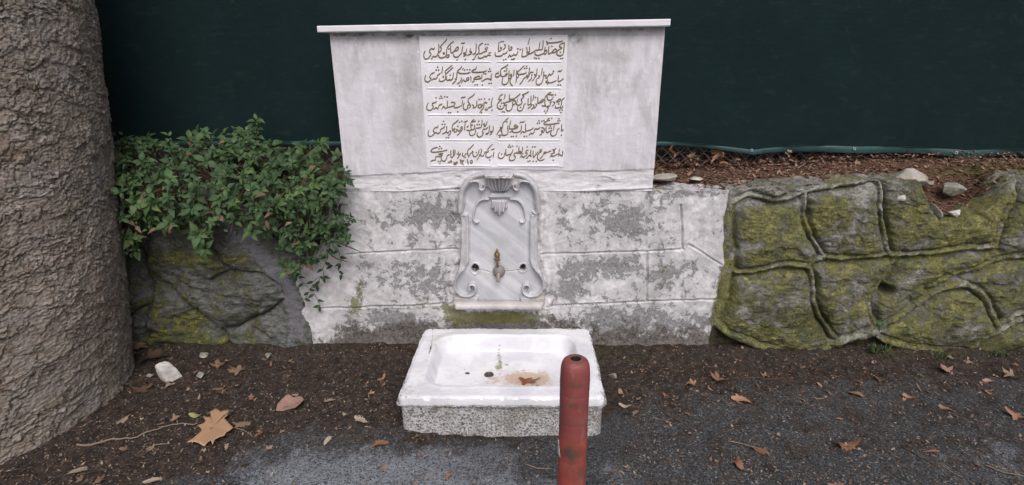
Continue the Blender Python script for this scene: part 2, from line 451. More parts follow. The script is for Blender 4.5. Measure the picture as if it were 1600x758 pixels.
def m_rubble(name, st0, st1, mossy, mortar):
    s = Mat(name, 0.93, 0.2)
    n1 = s.noise(7, 12, 0.74, 0.6); n2 = s.noise(34, 12, 0.78, 0.4, stretch=(0.8, 1, 1.25)); n3 = s.noise(110, 8, 0.75)
    c = s.mix(s.step(n2, 0.36, 0.62), st0, st1)
    c = s.mix(s.mth('MULTIPLY', s.step(s.noise(17, 10, 0.75, off=(2, 2, 8)), 0.50, 0.64), 0.7), c, (0.11, 0.10, 0.082))
    rb = s.step(s.mth('ADD', s.attr('rib'), s.mth('MULTIPLY', s.mth('SUBTRACT', s.noise(22, 10, 0.75, off=(8, 2, 8)), 0.5), 2.4)), 0.35, 0.75)
    c = s.mix(s.mth('MULTIPLY', rb, 0.7), c, s.mix(s.step(n3, .4, .62), tuple(x * .75 for x in mortar), mortar))
    m = s.step(s.mth('ADD', s.mth('ADD', s.mth('MULTIPLY', s.mth('SUBTRACT', n1, 0.5), 3.4), s.mth('MULTIPLY', s.mth('SUBTRACT', n2, 0.5), 2.4)), s.mth('ADD', s.attr('moss'), mossy)), 0.02, 0.42)
    mc = s.mix(s.step(n3, 0.34, 0.62), (0.066, 0.068, 0.016), (0.265, 0.255, 0.058))
    mc = s.mix(s.step(s.noise(20, 10, 0.75, off=(6, 1, 1)), 0.53, 0.66), mc, (0.46, 0.43, 0.12))
    mc = s.mix(s.step(s.noise(12, 8, 0.7, off=(6, 9, 1)), 0.52, 0.64), mc, (0.085, 0.105, 0.034))
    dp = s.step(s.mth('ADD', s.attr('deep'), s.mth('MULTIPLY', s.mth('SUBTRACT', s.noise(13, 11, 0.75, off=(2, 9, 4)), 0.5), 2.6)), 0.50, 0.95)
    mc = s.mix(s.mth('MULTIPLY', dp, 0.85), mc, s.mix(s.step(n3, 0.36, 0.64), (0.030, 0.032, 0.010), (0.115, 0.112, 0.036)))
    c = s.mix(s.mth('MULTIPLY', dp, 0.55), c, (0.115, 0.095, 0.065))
    c = s.mix(s.mth('MULTIPLY', m, 0.84), c, mc)
    pit = s.step(s.noise(48, 12, 0.8, 0.3, off=(5, 3, 3)), 0.43, 0.38)
    c = s.mix(s.mth('MULTIPLY', pit, 0.75), c, (0.035, 0.032, 0.022))
    li = s.step(s.noise(30, 12, 0.82, off=(1, 7, 2)), 0.62, 0.65)   # pale lichen
    c = s.mix(s.mth('MULTIPLY', li, 0.8), c, (0.50, 0.48, 0.42))
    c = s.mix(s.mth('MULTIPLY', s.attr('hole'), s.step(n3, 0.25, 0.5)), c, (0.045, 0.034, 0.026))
    h = s.mth('ADD', n2, s.mth('ADD', s.mth('MULTIPLY', n3, 0.5), s.mth('MULTIPLY', m, 0.2)))
    return s.fin(c, h, 1.0, 0.022)
def m_ground():
    s = Mat('asphalt_and_soil', 0.9, 0.25)
    sp = s.vor(230, 'F1', 'Color'); n = s.noise(3.2, 10, 0.7); g = s.noise(95, 9, 0.78)
    sepc = s.t.nodes.new('ShaderNodeSeparateColor'); s.put(sepc.inputs[0], sp)
    bigst = s.vor(75, 'F1', 'Color'); sb = s.t.nodes.new('ShaderNodeSeparateColor'); s.put(sb.inputs[0], bigst)
    asp = s.mix(s.step(g, 0.36, 0.64), (0.020, 0.020, 0.022), (0.098, 0.099, 0.104))
    asp = s.mix(s.mth('MULTIPLY', s.step(sb.outputs[0], 0.72, 0.92), s.step(s.vor(75), 0.42, 0.30)), asp, s.mix(g, (0.06, 0.065, 0.07), (0.19, 0.20, 0.215)))
    asp = s.mix(s.mth('MULTIPLY', s.step(s.noise(5, 11, 0.75, 0.5, off=(1, 1, 5)), 0.50, 0.64), 0.6), asp, s.mix(g, (0.022, 0.018, 0.016), (0.105, 0.08, 0.066)))
    lt = s.step(s.mth('ADD', s.attr('pale'), s.mth('MULTIPLY', s.mth('SUBTRACT', s.noise(6, 11, 0.75, 0.4), 0.5), 2.2)), 0.22, 0.85)
    asp = s.mix(lt, asp, s.mix(s.step(g, 0.34, 0.66), (0.11, 0.117, 0.132), (0.33, 0.345, 0.385)))
    asp = s.mix(s.mth('MULTIPLY', s.step(sepc.outputs[0], 0.90, 0.97), 0.6), asp, (0.24, 0.24, 0.245))
    asp = s.mix(s.step(sepc.outputs[1], 0.86, 0.93), asp, (0.020, 0.019, 0.019))
    soil = s.mix(s.step(s.noise(30, 12, 0.8), 0.36, 0.66), (0.009, 0.0072, 0.006), (0.080, 0.056, 0.045))
    soil = s.mix(s.step(s.noise(85, 10, 0.8, off=(3, 9, 0)), 0.56, 0.66), soil, (0.15, 0.112, 0.092))
    soil = s.mix(s.step(s.noise(9, 10, 0.75, off=(3, 2, 0)), 0.50, 0.62), soil, s.mix(g, (0.012, 0.010, 0.009), (0.05, 0.04, 0.035)))
    soil = s.mix(s.mth('MULTIPLY', s.step(sepc.outputs[2], 0.97, 0.99), 0.6), soil, (0.26, 0.235, 0.21))
    k = s.step(s.mth('ADD', s.attr('soil'), s.mth('MULTIPLY', s.mth('SUBTRACT', s.noise(8, 12, 0.78, 0.4), 0.5), 3.8)), 0.25, 0.75)
    c = s.mix(k, asp, soil)
    c = s.mix(s.mth('MULTIPLY', s.attr('green'), s.step(s.noise(30, 9, 0.75), 0.44, 0.58)), c, (0.05, 0.052, 0.02))
    return s.fin(c, s.mth('ADD', g, s.noise(210, 5)), 0.9, 0.009, rough=s.mix(s.noise(5), (0.72,) * 3, (0.95,) * 3))
def m_soilbank():
    s = Mat('leafy_soil', 0.95, 0.15)
    n = s.noise(20, 8, 0.75); g = s.noise(90, 6, 0.75, stretch=(0.5, 1, 1))
    c = s.mix(n, (0.03, 0.018, 0.012), (0.17, 0.095, 0.065))
    c = s.mix(s.step(g, 0.52, 0.68), c, (0.26, 0.155, 0.11))
    c = s.mix(s.mth('MULTIPLY', s.attr('green'), s.step(s.noise(14, 6, 0.7), 0.35, 0.6)), c, (0.10, 0.10, 0.03))
    return s.fin(c, g, 0.9, 0.015)
def m_tarp():
    s = Mat('green_shade_cloth', 0.85, 0.10)
    wv = s.t.nodes.new('ShaderNodeTexWave'); wv.wave_type = 'BANDS'; wv.bands_direction = 'Z'
    s.put(wv.inputs['Vector'], s.co); wv.inputs['Scale'].default_value = 55; wv.inputs['Distortion'].default_value = 2.5; wv.inputs['Detail'].default_value = 3
    n = s.noise(2.2, 6, 0.6)
    c = s.mix(n, (0.0048, 0.0125, 0.0138), (0.0092, 0.0215, 0.0232))
    c = s.mix(s.mth('MULTIPLY', s.step(s.noise(60, 5, 0.7, stretch=(0.3, 1, 1.5)), 0.5, 0.8), 0.35), c, (0.020, 0.040, 0.042))
    c = s.mix(s.mth('MULTIPLY', s.step(s.noise(14, 11, 0.78, 0.5, off=(3, 0, 1), stretch=(0.7, 1, 1.3)), 0.54, 0.66), 0.30), c, (0.030, 0.046, 0.044))
    return s.fin(c, s.mth('ADD', s.mth('MULTIPLY', wv.outputs[1], 0.3), s.noise(300, 4, 0.7)), 0.3, 0.004)
def m_leaf(name, stops, rough=0.5, back=None, trans=0.0):
    s = Mat(name, rough, 0.35)
    c = s.ramp(s.attr('tint'), *stops)
    c = s.mix(s.mth('MULTIPLY', s.noise(60, 5, 0.7), 0.35), c, tuple(x * 0.55 for x in colr(stops[0][1])[:3]))
    if trans: s.b.inputs['Transmission Weight'].default_value = 0.0
    return s.fin(c, s.noise(150, 4), 0.25, 0.002)
def m_rock(name, a, b):
    s = Mat(name, 0.85)
    n = s.noise(16, 8, 0.7); c = s.mix(s.step(n, 0.35, 0.65), a, b)
    c = s.mix(s.mth('MULTIPLY', s.step(s.noise(9, 6, off=(4, 1, 1)), 0.52, 0.68), 0.7), c, (0.20, 0.18, 0.08))
    return s.fin(c, s.noise(40, 8, 0.7), 0.7, 0.01)

# ------------------------------------------------------------------ height-field slab: a rough upright face with real thickness
def hf(name, X, Z, d, Y0, thick, mat, parent=None, loc=None, attrs=None, smooth=True, top_drop=0.0, top_n=5, top_noise=0.004):
    """X, Z: (nu, nv) arrays, v upwards; the face stands at y = Y0 - d, its back at y = Y0 + thick."""
    nu, nv = X.shape
    V = [np.stack([X, Y0 - d, Z], -1).reshape(-1, 3)]
    Fc = [grid_faces(nu, nv, 0, False)]
    idx = np.arange(nu * nv).reshape(nu, nv)
    off = nu * nv
    A = {k: [np.asarray(a).ravel()] for k, a in (attrs or {}).items()}
    def strip(line, back, flip):
        nonlocal off
        n = len(line)
        rows = [V[0][line]]
        ra = {k: [A[k][0][line]] for k in A}
        for j in range(1, back + 1):
            t = j / back
            R = V[0][line].copy()
            R[:, 1] = R[:, 1] * (1 - t) + (Y0 + thick) * t
            if back > 1:
                R[:, 2] += top_noise * perlin(R[:, 0] * 30, R[:, 1] * 30 + 3, 5) - top_drop * t
            rows.append(R)
            for k in A: ra[k].append(A[k][0][line])
        V.append(np.concatenate(rows))
        for k in A: A[k].append(np.concatenate(ra[k]))
        Fc.append(grid_faces(back + 1, n, off, flip))
        off += (back + 1) * n
    strip(idx[:, -1], top_n, True)
    strip(idx[:, 0], 1, False)
    strip(idx[0, :], 1, True)
    strip(idx[-1, :], 1, False)
    F4 = np.concatenate(Fc)
    # face winding: front face must look to -y
    return mesh(name, np.concatenate(V), F4, mat, parent, loc, smooth, {k: np.concatenate(a) for k, a in A.items()})
def quad_grid(px_corners, Y, nu, nv):      # TL, TR, BR, BL in photo pixels
    TL, TR, BR, BL = [on_y(*p, Y) for p in px_corners]
    u = np.linspace(0, 1, nu)[:, None]; v = np.linspace(0, 1, nv)[None, :]
    b = lambda i: (BL[i] * (1 - u) + BR[i] * u) * (1 - v) + (TL[i] * (1 - u) + TR[i] * u) * v
    return b(0), b(2)
def rnd(a, b): return random.uniform(a, b)
random.seed(7)
RG = np.random.default_rng(11)

# ================================================================== ground
def soil_edge(px):                         # how far out (photo row) the soil strip reaches
    return np.interp(px, [-400, 0, 200, 330, 420, 560, 640, 760, 900, 950, 1100, 1250, 1420, 1600, 2000], [790, 770, 770, 745, 678, 678, 690, 684, 664, 650, 628, 612, 606, 602, 605])
xs = np.concatenate([np.array([-40, -15, -7, -4.5]), np.arange(-3.3, 3.31, 0.012), np.array([4.5, 7, 15, 40])])
ys = np.concatenate([np.array([-40, -15, -6, -3]), np.arange(-2.2, 0.35, 0.010), np.array([1.2, 4, 15, 40])])
GX, GY = np.meshgrid(xs, ys, indexing='ij')
near = sstep(3.6, 3.0, np.abs(GX)) * sstep(-2.6, -2.1, GY) * sstep(0.5, 0.3, GY)
gz = (0.010 * fbm(GX * 1.6, GY * 1.6, 4, 3) + 0.0035 * fbm(GX * 18, GY * 18, 4, 5)) * near
Pp = np.stack([GX, GY, 0 * GX], -1)
front = (Pp - CAM) @ np.array(ROT)[:, 2] < -0.3
gpx, gpy = proj(np.where(front[..., None], Pp, np.array([0, 0, 0.0])))
soilm0 = np.where(front & (GY > -2.6), np.clip(0.5 + (soil_edge(gpx) - gpy) / (50.0 + 50 * sstep(900, 1000, gpx)), 0, 1), 0.0)
soilm = np.maximum(soilm0, np.where(front & (GY > -2.6), 0.30 * sstep(930, 1010, gpx) * sstep(790, 700, gpy) + 0.18 * blobs(gpx, gpy, [(1350, 690, 150, 40, 1), (1170, 690, 80, 50, .6), (1500, 640, 100, 30, .7)]), 0))
gz += near * soilm * (0.010 * fbm(GX * 11, GY * 11, 5, 8) + 0.012)
gz += 0.035 * sstep(-0.16, 0.0, GY) * near   # soil heaped against the wall foot
gz -= 0.045 * np.exp(-(((GX - 0.03) / 0.52) ** 4 + ((GY + 0.40) / 0.38) ** 4))
green = blobs(gpx, gpy, [(1370, 556, 40, 9, .9), (1500, 562, 60, 7, .6), (930, 560, 60, 6, .7), (1000, 566, 30, 6, .5), (300, 548, 80, 7, .4), (560, 553, 60, 5, .4)])
ground = mesh('ground', np.stack([GX, GY, gz], -1).reshape(-1, 3), grid_faces(len(xs), len(ys)), m_ground(), None, (0, 0, 0), True,
              {'soil': soilm, 'green': green, 'pale': np.where(front, blobs(gpx, gpy, [(560, 745, 200, 50, 1.0), (760, 700, 90, 20, .35), (980, 730, 60, 30, .3), (1540, 730, 90, 40, .5), (1000, 600, 40, 12, .2), (700, 800, 300, 60, .6)]), .2 + 0 * gpx)})
tag(ground, 'dark wet soil strip giving way to worn grey asphalt', 'ground', kind='structure')
def gh(x, y):
    i = np.clip(np.searchsorted(xs, x), 0, len(xs) - 1); j = np.clip(np.searchsorted(ys, y), 0, len(ys) - 1)
    return gz[i, j]

# ================================================================== fountain
fountain = thing('fountain', 'white street fountain with carved Ottoman inscription plaque above a marble niche and flaking masonry', 'fountain', (0.0, 0.0, 0.0))
M_plaster, M_mason = m_plaster(), m_masonry()
NICHE_L = [(752, 267), (738, 271), (726, 278.5), (718, 291), (714.5, 308), (714, 326), (715.5, 335), (719, 342), (719.5, 360), (719, 390), (718, 410), (713, 424), (708, 440), (709, 452), (714, 459), (708, 462), (707, 476)]
mir = lambda L: [(1560.5 - x, y) for x, y in L]
NICHE = NICHE_L + mir(NICHE_L)[::-1]

# --- lower masonry, front face at y = 0
ML = [(512, 285), (512, 300), (500, 380), (455, 440), (456, 470), (464, 500), (470, 535), (472, 560)]
MR = [(1141, 285), (1141, 300), (1137, 335), (1134, 380), (1134, 420), (1128, 450), (1118, 490), (1112, 530), (1112, 565)]
pl, pr = on_y(*np.array(ML).T), on_y(*np.array(MR).T)
nv, nu = 210, 520
ztop_m = on_y(900, 299.0)[2]
v = np.linspace(0, 1, nv)
zrow = -0.06 + (ztop_m + 0.06) * v
xl = np.interp(zrow, pl[::-1, 2], pl[::-1, 0]) + 0.010 * fbm(zrow * 9, 0 * zrow, 4, 2)
xr = np.interp(zrow, pr[::-1, 2], pr[::-1, 0]) + 0.008 * fbm(zrow * 9, 0 * zrow + 5, 4, 3)
u = np.linspace(0, 1, nu)[:, None]
X = xl[None] * (1 - u) + xr[None] * u
Z = np.repeat(zrow[None], nu, 0)
xw, yw = proj_y(X, Z)
wx = xw + 1.0 * fbm(X * 9, Z * 9, 4, 31); wy = yw + 0.8 * fbm(X * 9, Z * 9, 4, 32)
d = 0.0055 * fbm(X * 5, Z * 5, 4, 1) + 0.0014 * fbm(X * 28, Z * 28, 5, 4)
JOINTS = [([(540, 397), (640, 392), (716, 389)], 1), ([(846, 397), (1012, 393), (1069, 389)], 1), ([(500, 482), (640, 478), (709, 474)], 1),
          ([(852, 480), (900, 476), (1011, 471), (1124, 468)], 1), ([(1012, 394), (1011, 470)], 1.8), ([(1064, 321), (1067, 388)], 1.6), ([(1076, 382), (1128, 414)], .9)]
for pts, a in JOINTS:
    dd, sd_ = segdist(wx, wy, pts)
    n_ = 0.6 + 0.5 * fbm(X * 12, Z * 12, 3, 9)
    d += a * n_ * (0.0028 * np.exp(-((dd * sd_ + 2.6) / 1.5) ** 2) + 0.0016 * np.exp(-((dd * sd_ - 2.6) / 1.5) ** 2)) - a * 0.0105 * np.exp(-(dd / 1.05) ** 2)
nsd = sdpoly(xw, yw, NICHE)
d += 0.014 * np.exp(-((nsd + 4.5) / 4.2) ** 2) * (0.7 + 0.7 * fbm(X * 14, Z * 14, 4, 12))   # lumpy mortar collar round the niche
FL = [(665, 335, 42, 26, 1.0), (600, 345, 40, 16, .35), (705, 350, 14, 45, .6), (980, 345, 32, 34, 1.0), (930, 335, 40, 26, .5), (880, 350, 25, 30, .35), (1035, 310, 22, 14, .5), (905, 425, 40, 28, .95), (965, 415, 34, 16, .9),
      (880, 450, 20, 24, .6), (1035, 430, 20, 32, .8), (1075, 420, 30, 22, .45), (660, 425, 30, 20, .65), (625, 435, 40, 18, .3), (690, 440, 14, 26, .6), (620, 505, 48, 20, 1.0), (560, 520, 30, 26, .4), (940, 500, 70, 20, .95), (1040, 505, 55, 24, .85), (960, 530, 90, 16, .5),
      (1085, 304, 60, 7, .7), (640, 380, 60, 10, .25), (590, 420, 30, 16, .5), (650, 450, 40, 12, .3), (900, 460, 60, 10, .3), (1100, 510, 20, 22, .5), (870, 520, 40, 26, .5), (660, 525, 40, 20, .6), (1088, 350, 24, 34, -.7), (590, 370, 40, 14, -.3), (500, 500, 26, 40, -.7), (500, 420, 40, 40, -.8), (860, 390, 12, 60, -.7), (700, 390, 10, 30, -.4), (560, 310, 40, 16, -.3), (940, 450, 30, 14, -.5), (1100, 480, 30, 10, -.3)]
flake = blobs(xw, yw, FL) - 0.04
h_ = sstep(-0.1, 0.5, flake)
d -= 0.002 * h_
dirt = sstep(474, 530, yw + 14 * fbm(X * 6, Z * 6, 4, 22)) * 0.75 + blobs(xw, yw, [(780, 500, 90, 14, .7), (600, 535, 150, 18, .5), (1000, 545, 170, 12, .7), (690, 470, 20, 14, .35), (1120, 470, 12, 60, .35), (1040, 300, 60, 10, .35)])
dirt = dirt + 0.35 * sstep(515, 548, yw)
dirt *= 1 - 0.55 * np.exp(-((xw - 500) / 40) ** 2)
moss = blobs(xw, yw, [(780, 499, 95, 12, .55), (563, 445, 9, 26, .62), (554, 478, 12, 18, .72), (658, 466, 22, 9, .55), (640, 480, 50, 5, .42), (780, 493, 70, 9, .75), (715, 490, 14, 18, .55), (700, 480, 20, 8, .5), (1130, 450, 9, 38, 1.2), (1119, 500, 9, 34, 1.0), (1035, 415, 14, 16, .38), (1060, 480, 40, 6, .30),
                      (990, 548, 120, 8, .45), (600, 545, 120, 7, .35), (1030, 300, 24, 6, .5), (1120, 300, 30, 8, .4), (570, 520, 12, 30, .35), (905, 545, 60, 9, .5), (1085, 420, 8, 40, .3), (640, 300, 60, 4, .25), (1030, 450, 8, 24, .35), (700, 430, 8, 40, .3)])
d = np.where(nsd > 5, -0.07, d)
d = d - 0.02 * sstep(0.02, 0.0, np.minimum(u, 1 - u) * (xr - xl)[None])     # plaster edge thins out
hf('masonry', X, Z, d, 0.0, 0.30, M_mason, fountain, attrs={'flake': flake, 'dirt': np.clip(dirt, 0, 1), 'moss': moss}, top_n=8)

# --- upper plastered stele with its rough bottom course
YS = -0.006
X, Z = quad_grid([(514.5, 49), (1039.5, 40), (1019.5, 298.5), (541, 299.5)], YS, 480, 250)
Z[:, 0] = ztop_m + 0.002
xw, yw = proj_y(X, Z, YS)
edge = np.interp(xw, [535, 640, 713, 760, 850, 940, 1020], [276, 271, 267, 264, 266, 268, 264]) + 1.5 * fbm(X * 10, 0 * X, 3, 77)
low = sstep(-1.5, 2.0, yw - edge)
d = 0.0016 * fbm(X * 4, Z * 4, 3, 41) + 0.0008 * fbm(X * 24, Z * 24, 5, 42)
d += low * (-0.006 + 0.004 * fbm(X * 9, Z * 22, 5, 43))
jl = np.interp(xw, [540, 560, 640, 713, 850, 940, 1020], [308, 305, 302, 296, 305, 300, 297])
d -= 0.005 * np.exp(-((yw - jl) / 1.2) ** 2)
d += 0.004 * np.exp(-((yw - jl + 3.5) / 1.6) ** 2) * low
nsd = sdpoly(xw, yw, NICHE)
d = np.where(nsd > 5, -0.07, d)
stain_grey = blobs(xw, yw, [(630, 200, 22, 90, .7), (648, 120, 16, 60, .6), (560, 215, 14, 40, .35), (545, 110, 18, 40, .3), (900, 70, 20, 22, .7), (960, 85, 34, 12, .7), (640, 62, 60, 8, .8), (900, 210, 14, 60, .3), (980, 230, 40, 24, .2)])
stain_grey += 0.5 * sstep(66, 54, yw) * (0.6 + 0.6 * fbm(X * 14, Z * 3, 4, 61))
fl2 = low * 0.9 + blobs(xw, yw, [(700, 290, 40, 6, .3)])
hf('stele', X, Z, d, YS, 0.27, M_plaster, fountain, attrs={'stain_grey': np.clip(stain_grey, 0, 1), 'flake': fl2, 'grime_dark': np.clip(blobs(xw, yw, [(650, 58, 30, 4, .9), (540, 54, 60, 2.5, .5), (900, 60, 10, 9, .8), (715, 55, 260, 2.0, .8), (1000, 46, 40, 3, .7)]), 0, 1)})  # dark line below the coping and dark spots near the top

# --- coping slabs
M_cope = m_marble('coping_marble', (0.72, 0.70, 0.74), (0.64, 0.625, 0.655))
def slab(pxc, Yf, Yb, name):
    TL, TR, BR, BL = [on_y(*p, Yf) for p in pxc]
    n = 60
    MBs = MB(); prof = []
    V = []
    r = 0.004
    for i in range(n):
        t = i / (n - 1)
        x = TL[0] * (1 - t) + TR[0] * t
        zt = TL[2] * (1 - t) + TR[2] * t; zb = BL[2] * (1 - t) + BR[2] * t
        j = 0.0012 * perlin(np.array(x * 14), np.array(3.0), 9); k = 0.0016 * perlin(np.array(x * 23), np.array(7.0), 4)
        V += [(x, Yf + r, zt), (x, Yf + j, zt - r), (x, Yf + j, zb + r), (x, Yf + r + k, zb), (x, Yb, zb), (x, Yb, zt)]
    Fc = [(i * 6 + a, (i + 1) * 6 + a, (i + 1) * 6 + (a + 1) % 6, i * 6 + (a + 1) % 6) for i in range(n - 1) for a in range(6)]
    Fc = [f[::-1] for f in Fc] + [tuple(range(6)), tuple((n - 1) * 6 + a for a in range(6))[::-1]]
    return mesh(name, V, Fc, M_cope, fountain, smooth=False)
slab([(495, 40.5), (771.4, 35.2), (771.4, 46.2), (496, 51)], -0.05, 0.31, 'coping_slab')
slab([(771.6, 34.9), (1048, 29.5), (1047, 41), (771.6, 46.1)], -0.051, 0.31, 'coping_slab')

# --- inscription plaque
M_plq = m_marble('plaque_marble', (0.74, 0.72, 0.765), (0.68, 0.66, 0.70))
YP = -0.004
X, Z = quad_grid([(655, 57), (887, 54.5), (880, 261), (668, 262)], YP, 470, 420)
xw, yw = proj_y(X, Z, YP - 0.01)
ROWS = [(61, 95), (99, 136.5), (140.5, 178), (182.3, 217.5), (222.5, 257.5)]
d = 0.0052 + 0.0003 * fbm(X * 30, Z * 30, 4, 88)
for i, (a, b) in enumerate(ROWS):          # slim raised rules between the verses, broken at the middle
    lx0 = 662 + i * 1.9; rx1 = 880.5 - i * 0.9
    for (x0, x1) in ((lx0 + 4, 765.0), (778.0, rx1 - 4)):
        yb_ = b + 1.7
        ends = sstep(x0 - 3, x0 + 3, xw) * sstep(x1 + 3, x1 - 3, xw)
        d += ends * (0.0030 * np.exp(-((yw - yb_) / 1.0) ** 2) - 0.0014 * np.exp(-((yw - yb_ - 2.0) / 0.8) ** 2))
        for (cx0, sg) in ((x0 - 3, 1), (x1 + 3, -1)):      # nibbled panel corners
            for yy in (a + 2, b - 1):
                rr_c = np.hypot(xw - cx0, yw - yy)
                d += 0.0007 * np.exp(-((rr_c - 3.5) / 0.8) ** 2) * (np.sign(xw - cx0) == sg)
plaque = hf('inscription_plaque', X, Z, d, YP, 0.03, M_plq, fountain)
M_ink = m_simple('ochre_brown_lettering', (0.185, 0.142, 0.085), 0.75, 0.2, 0.4, 60)
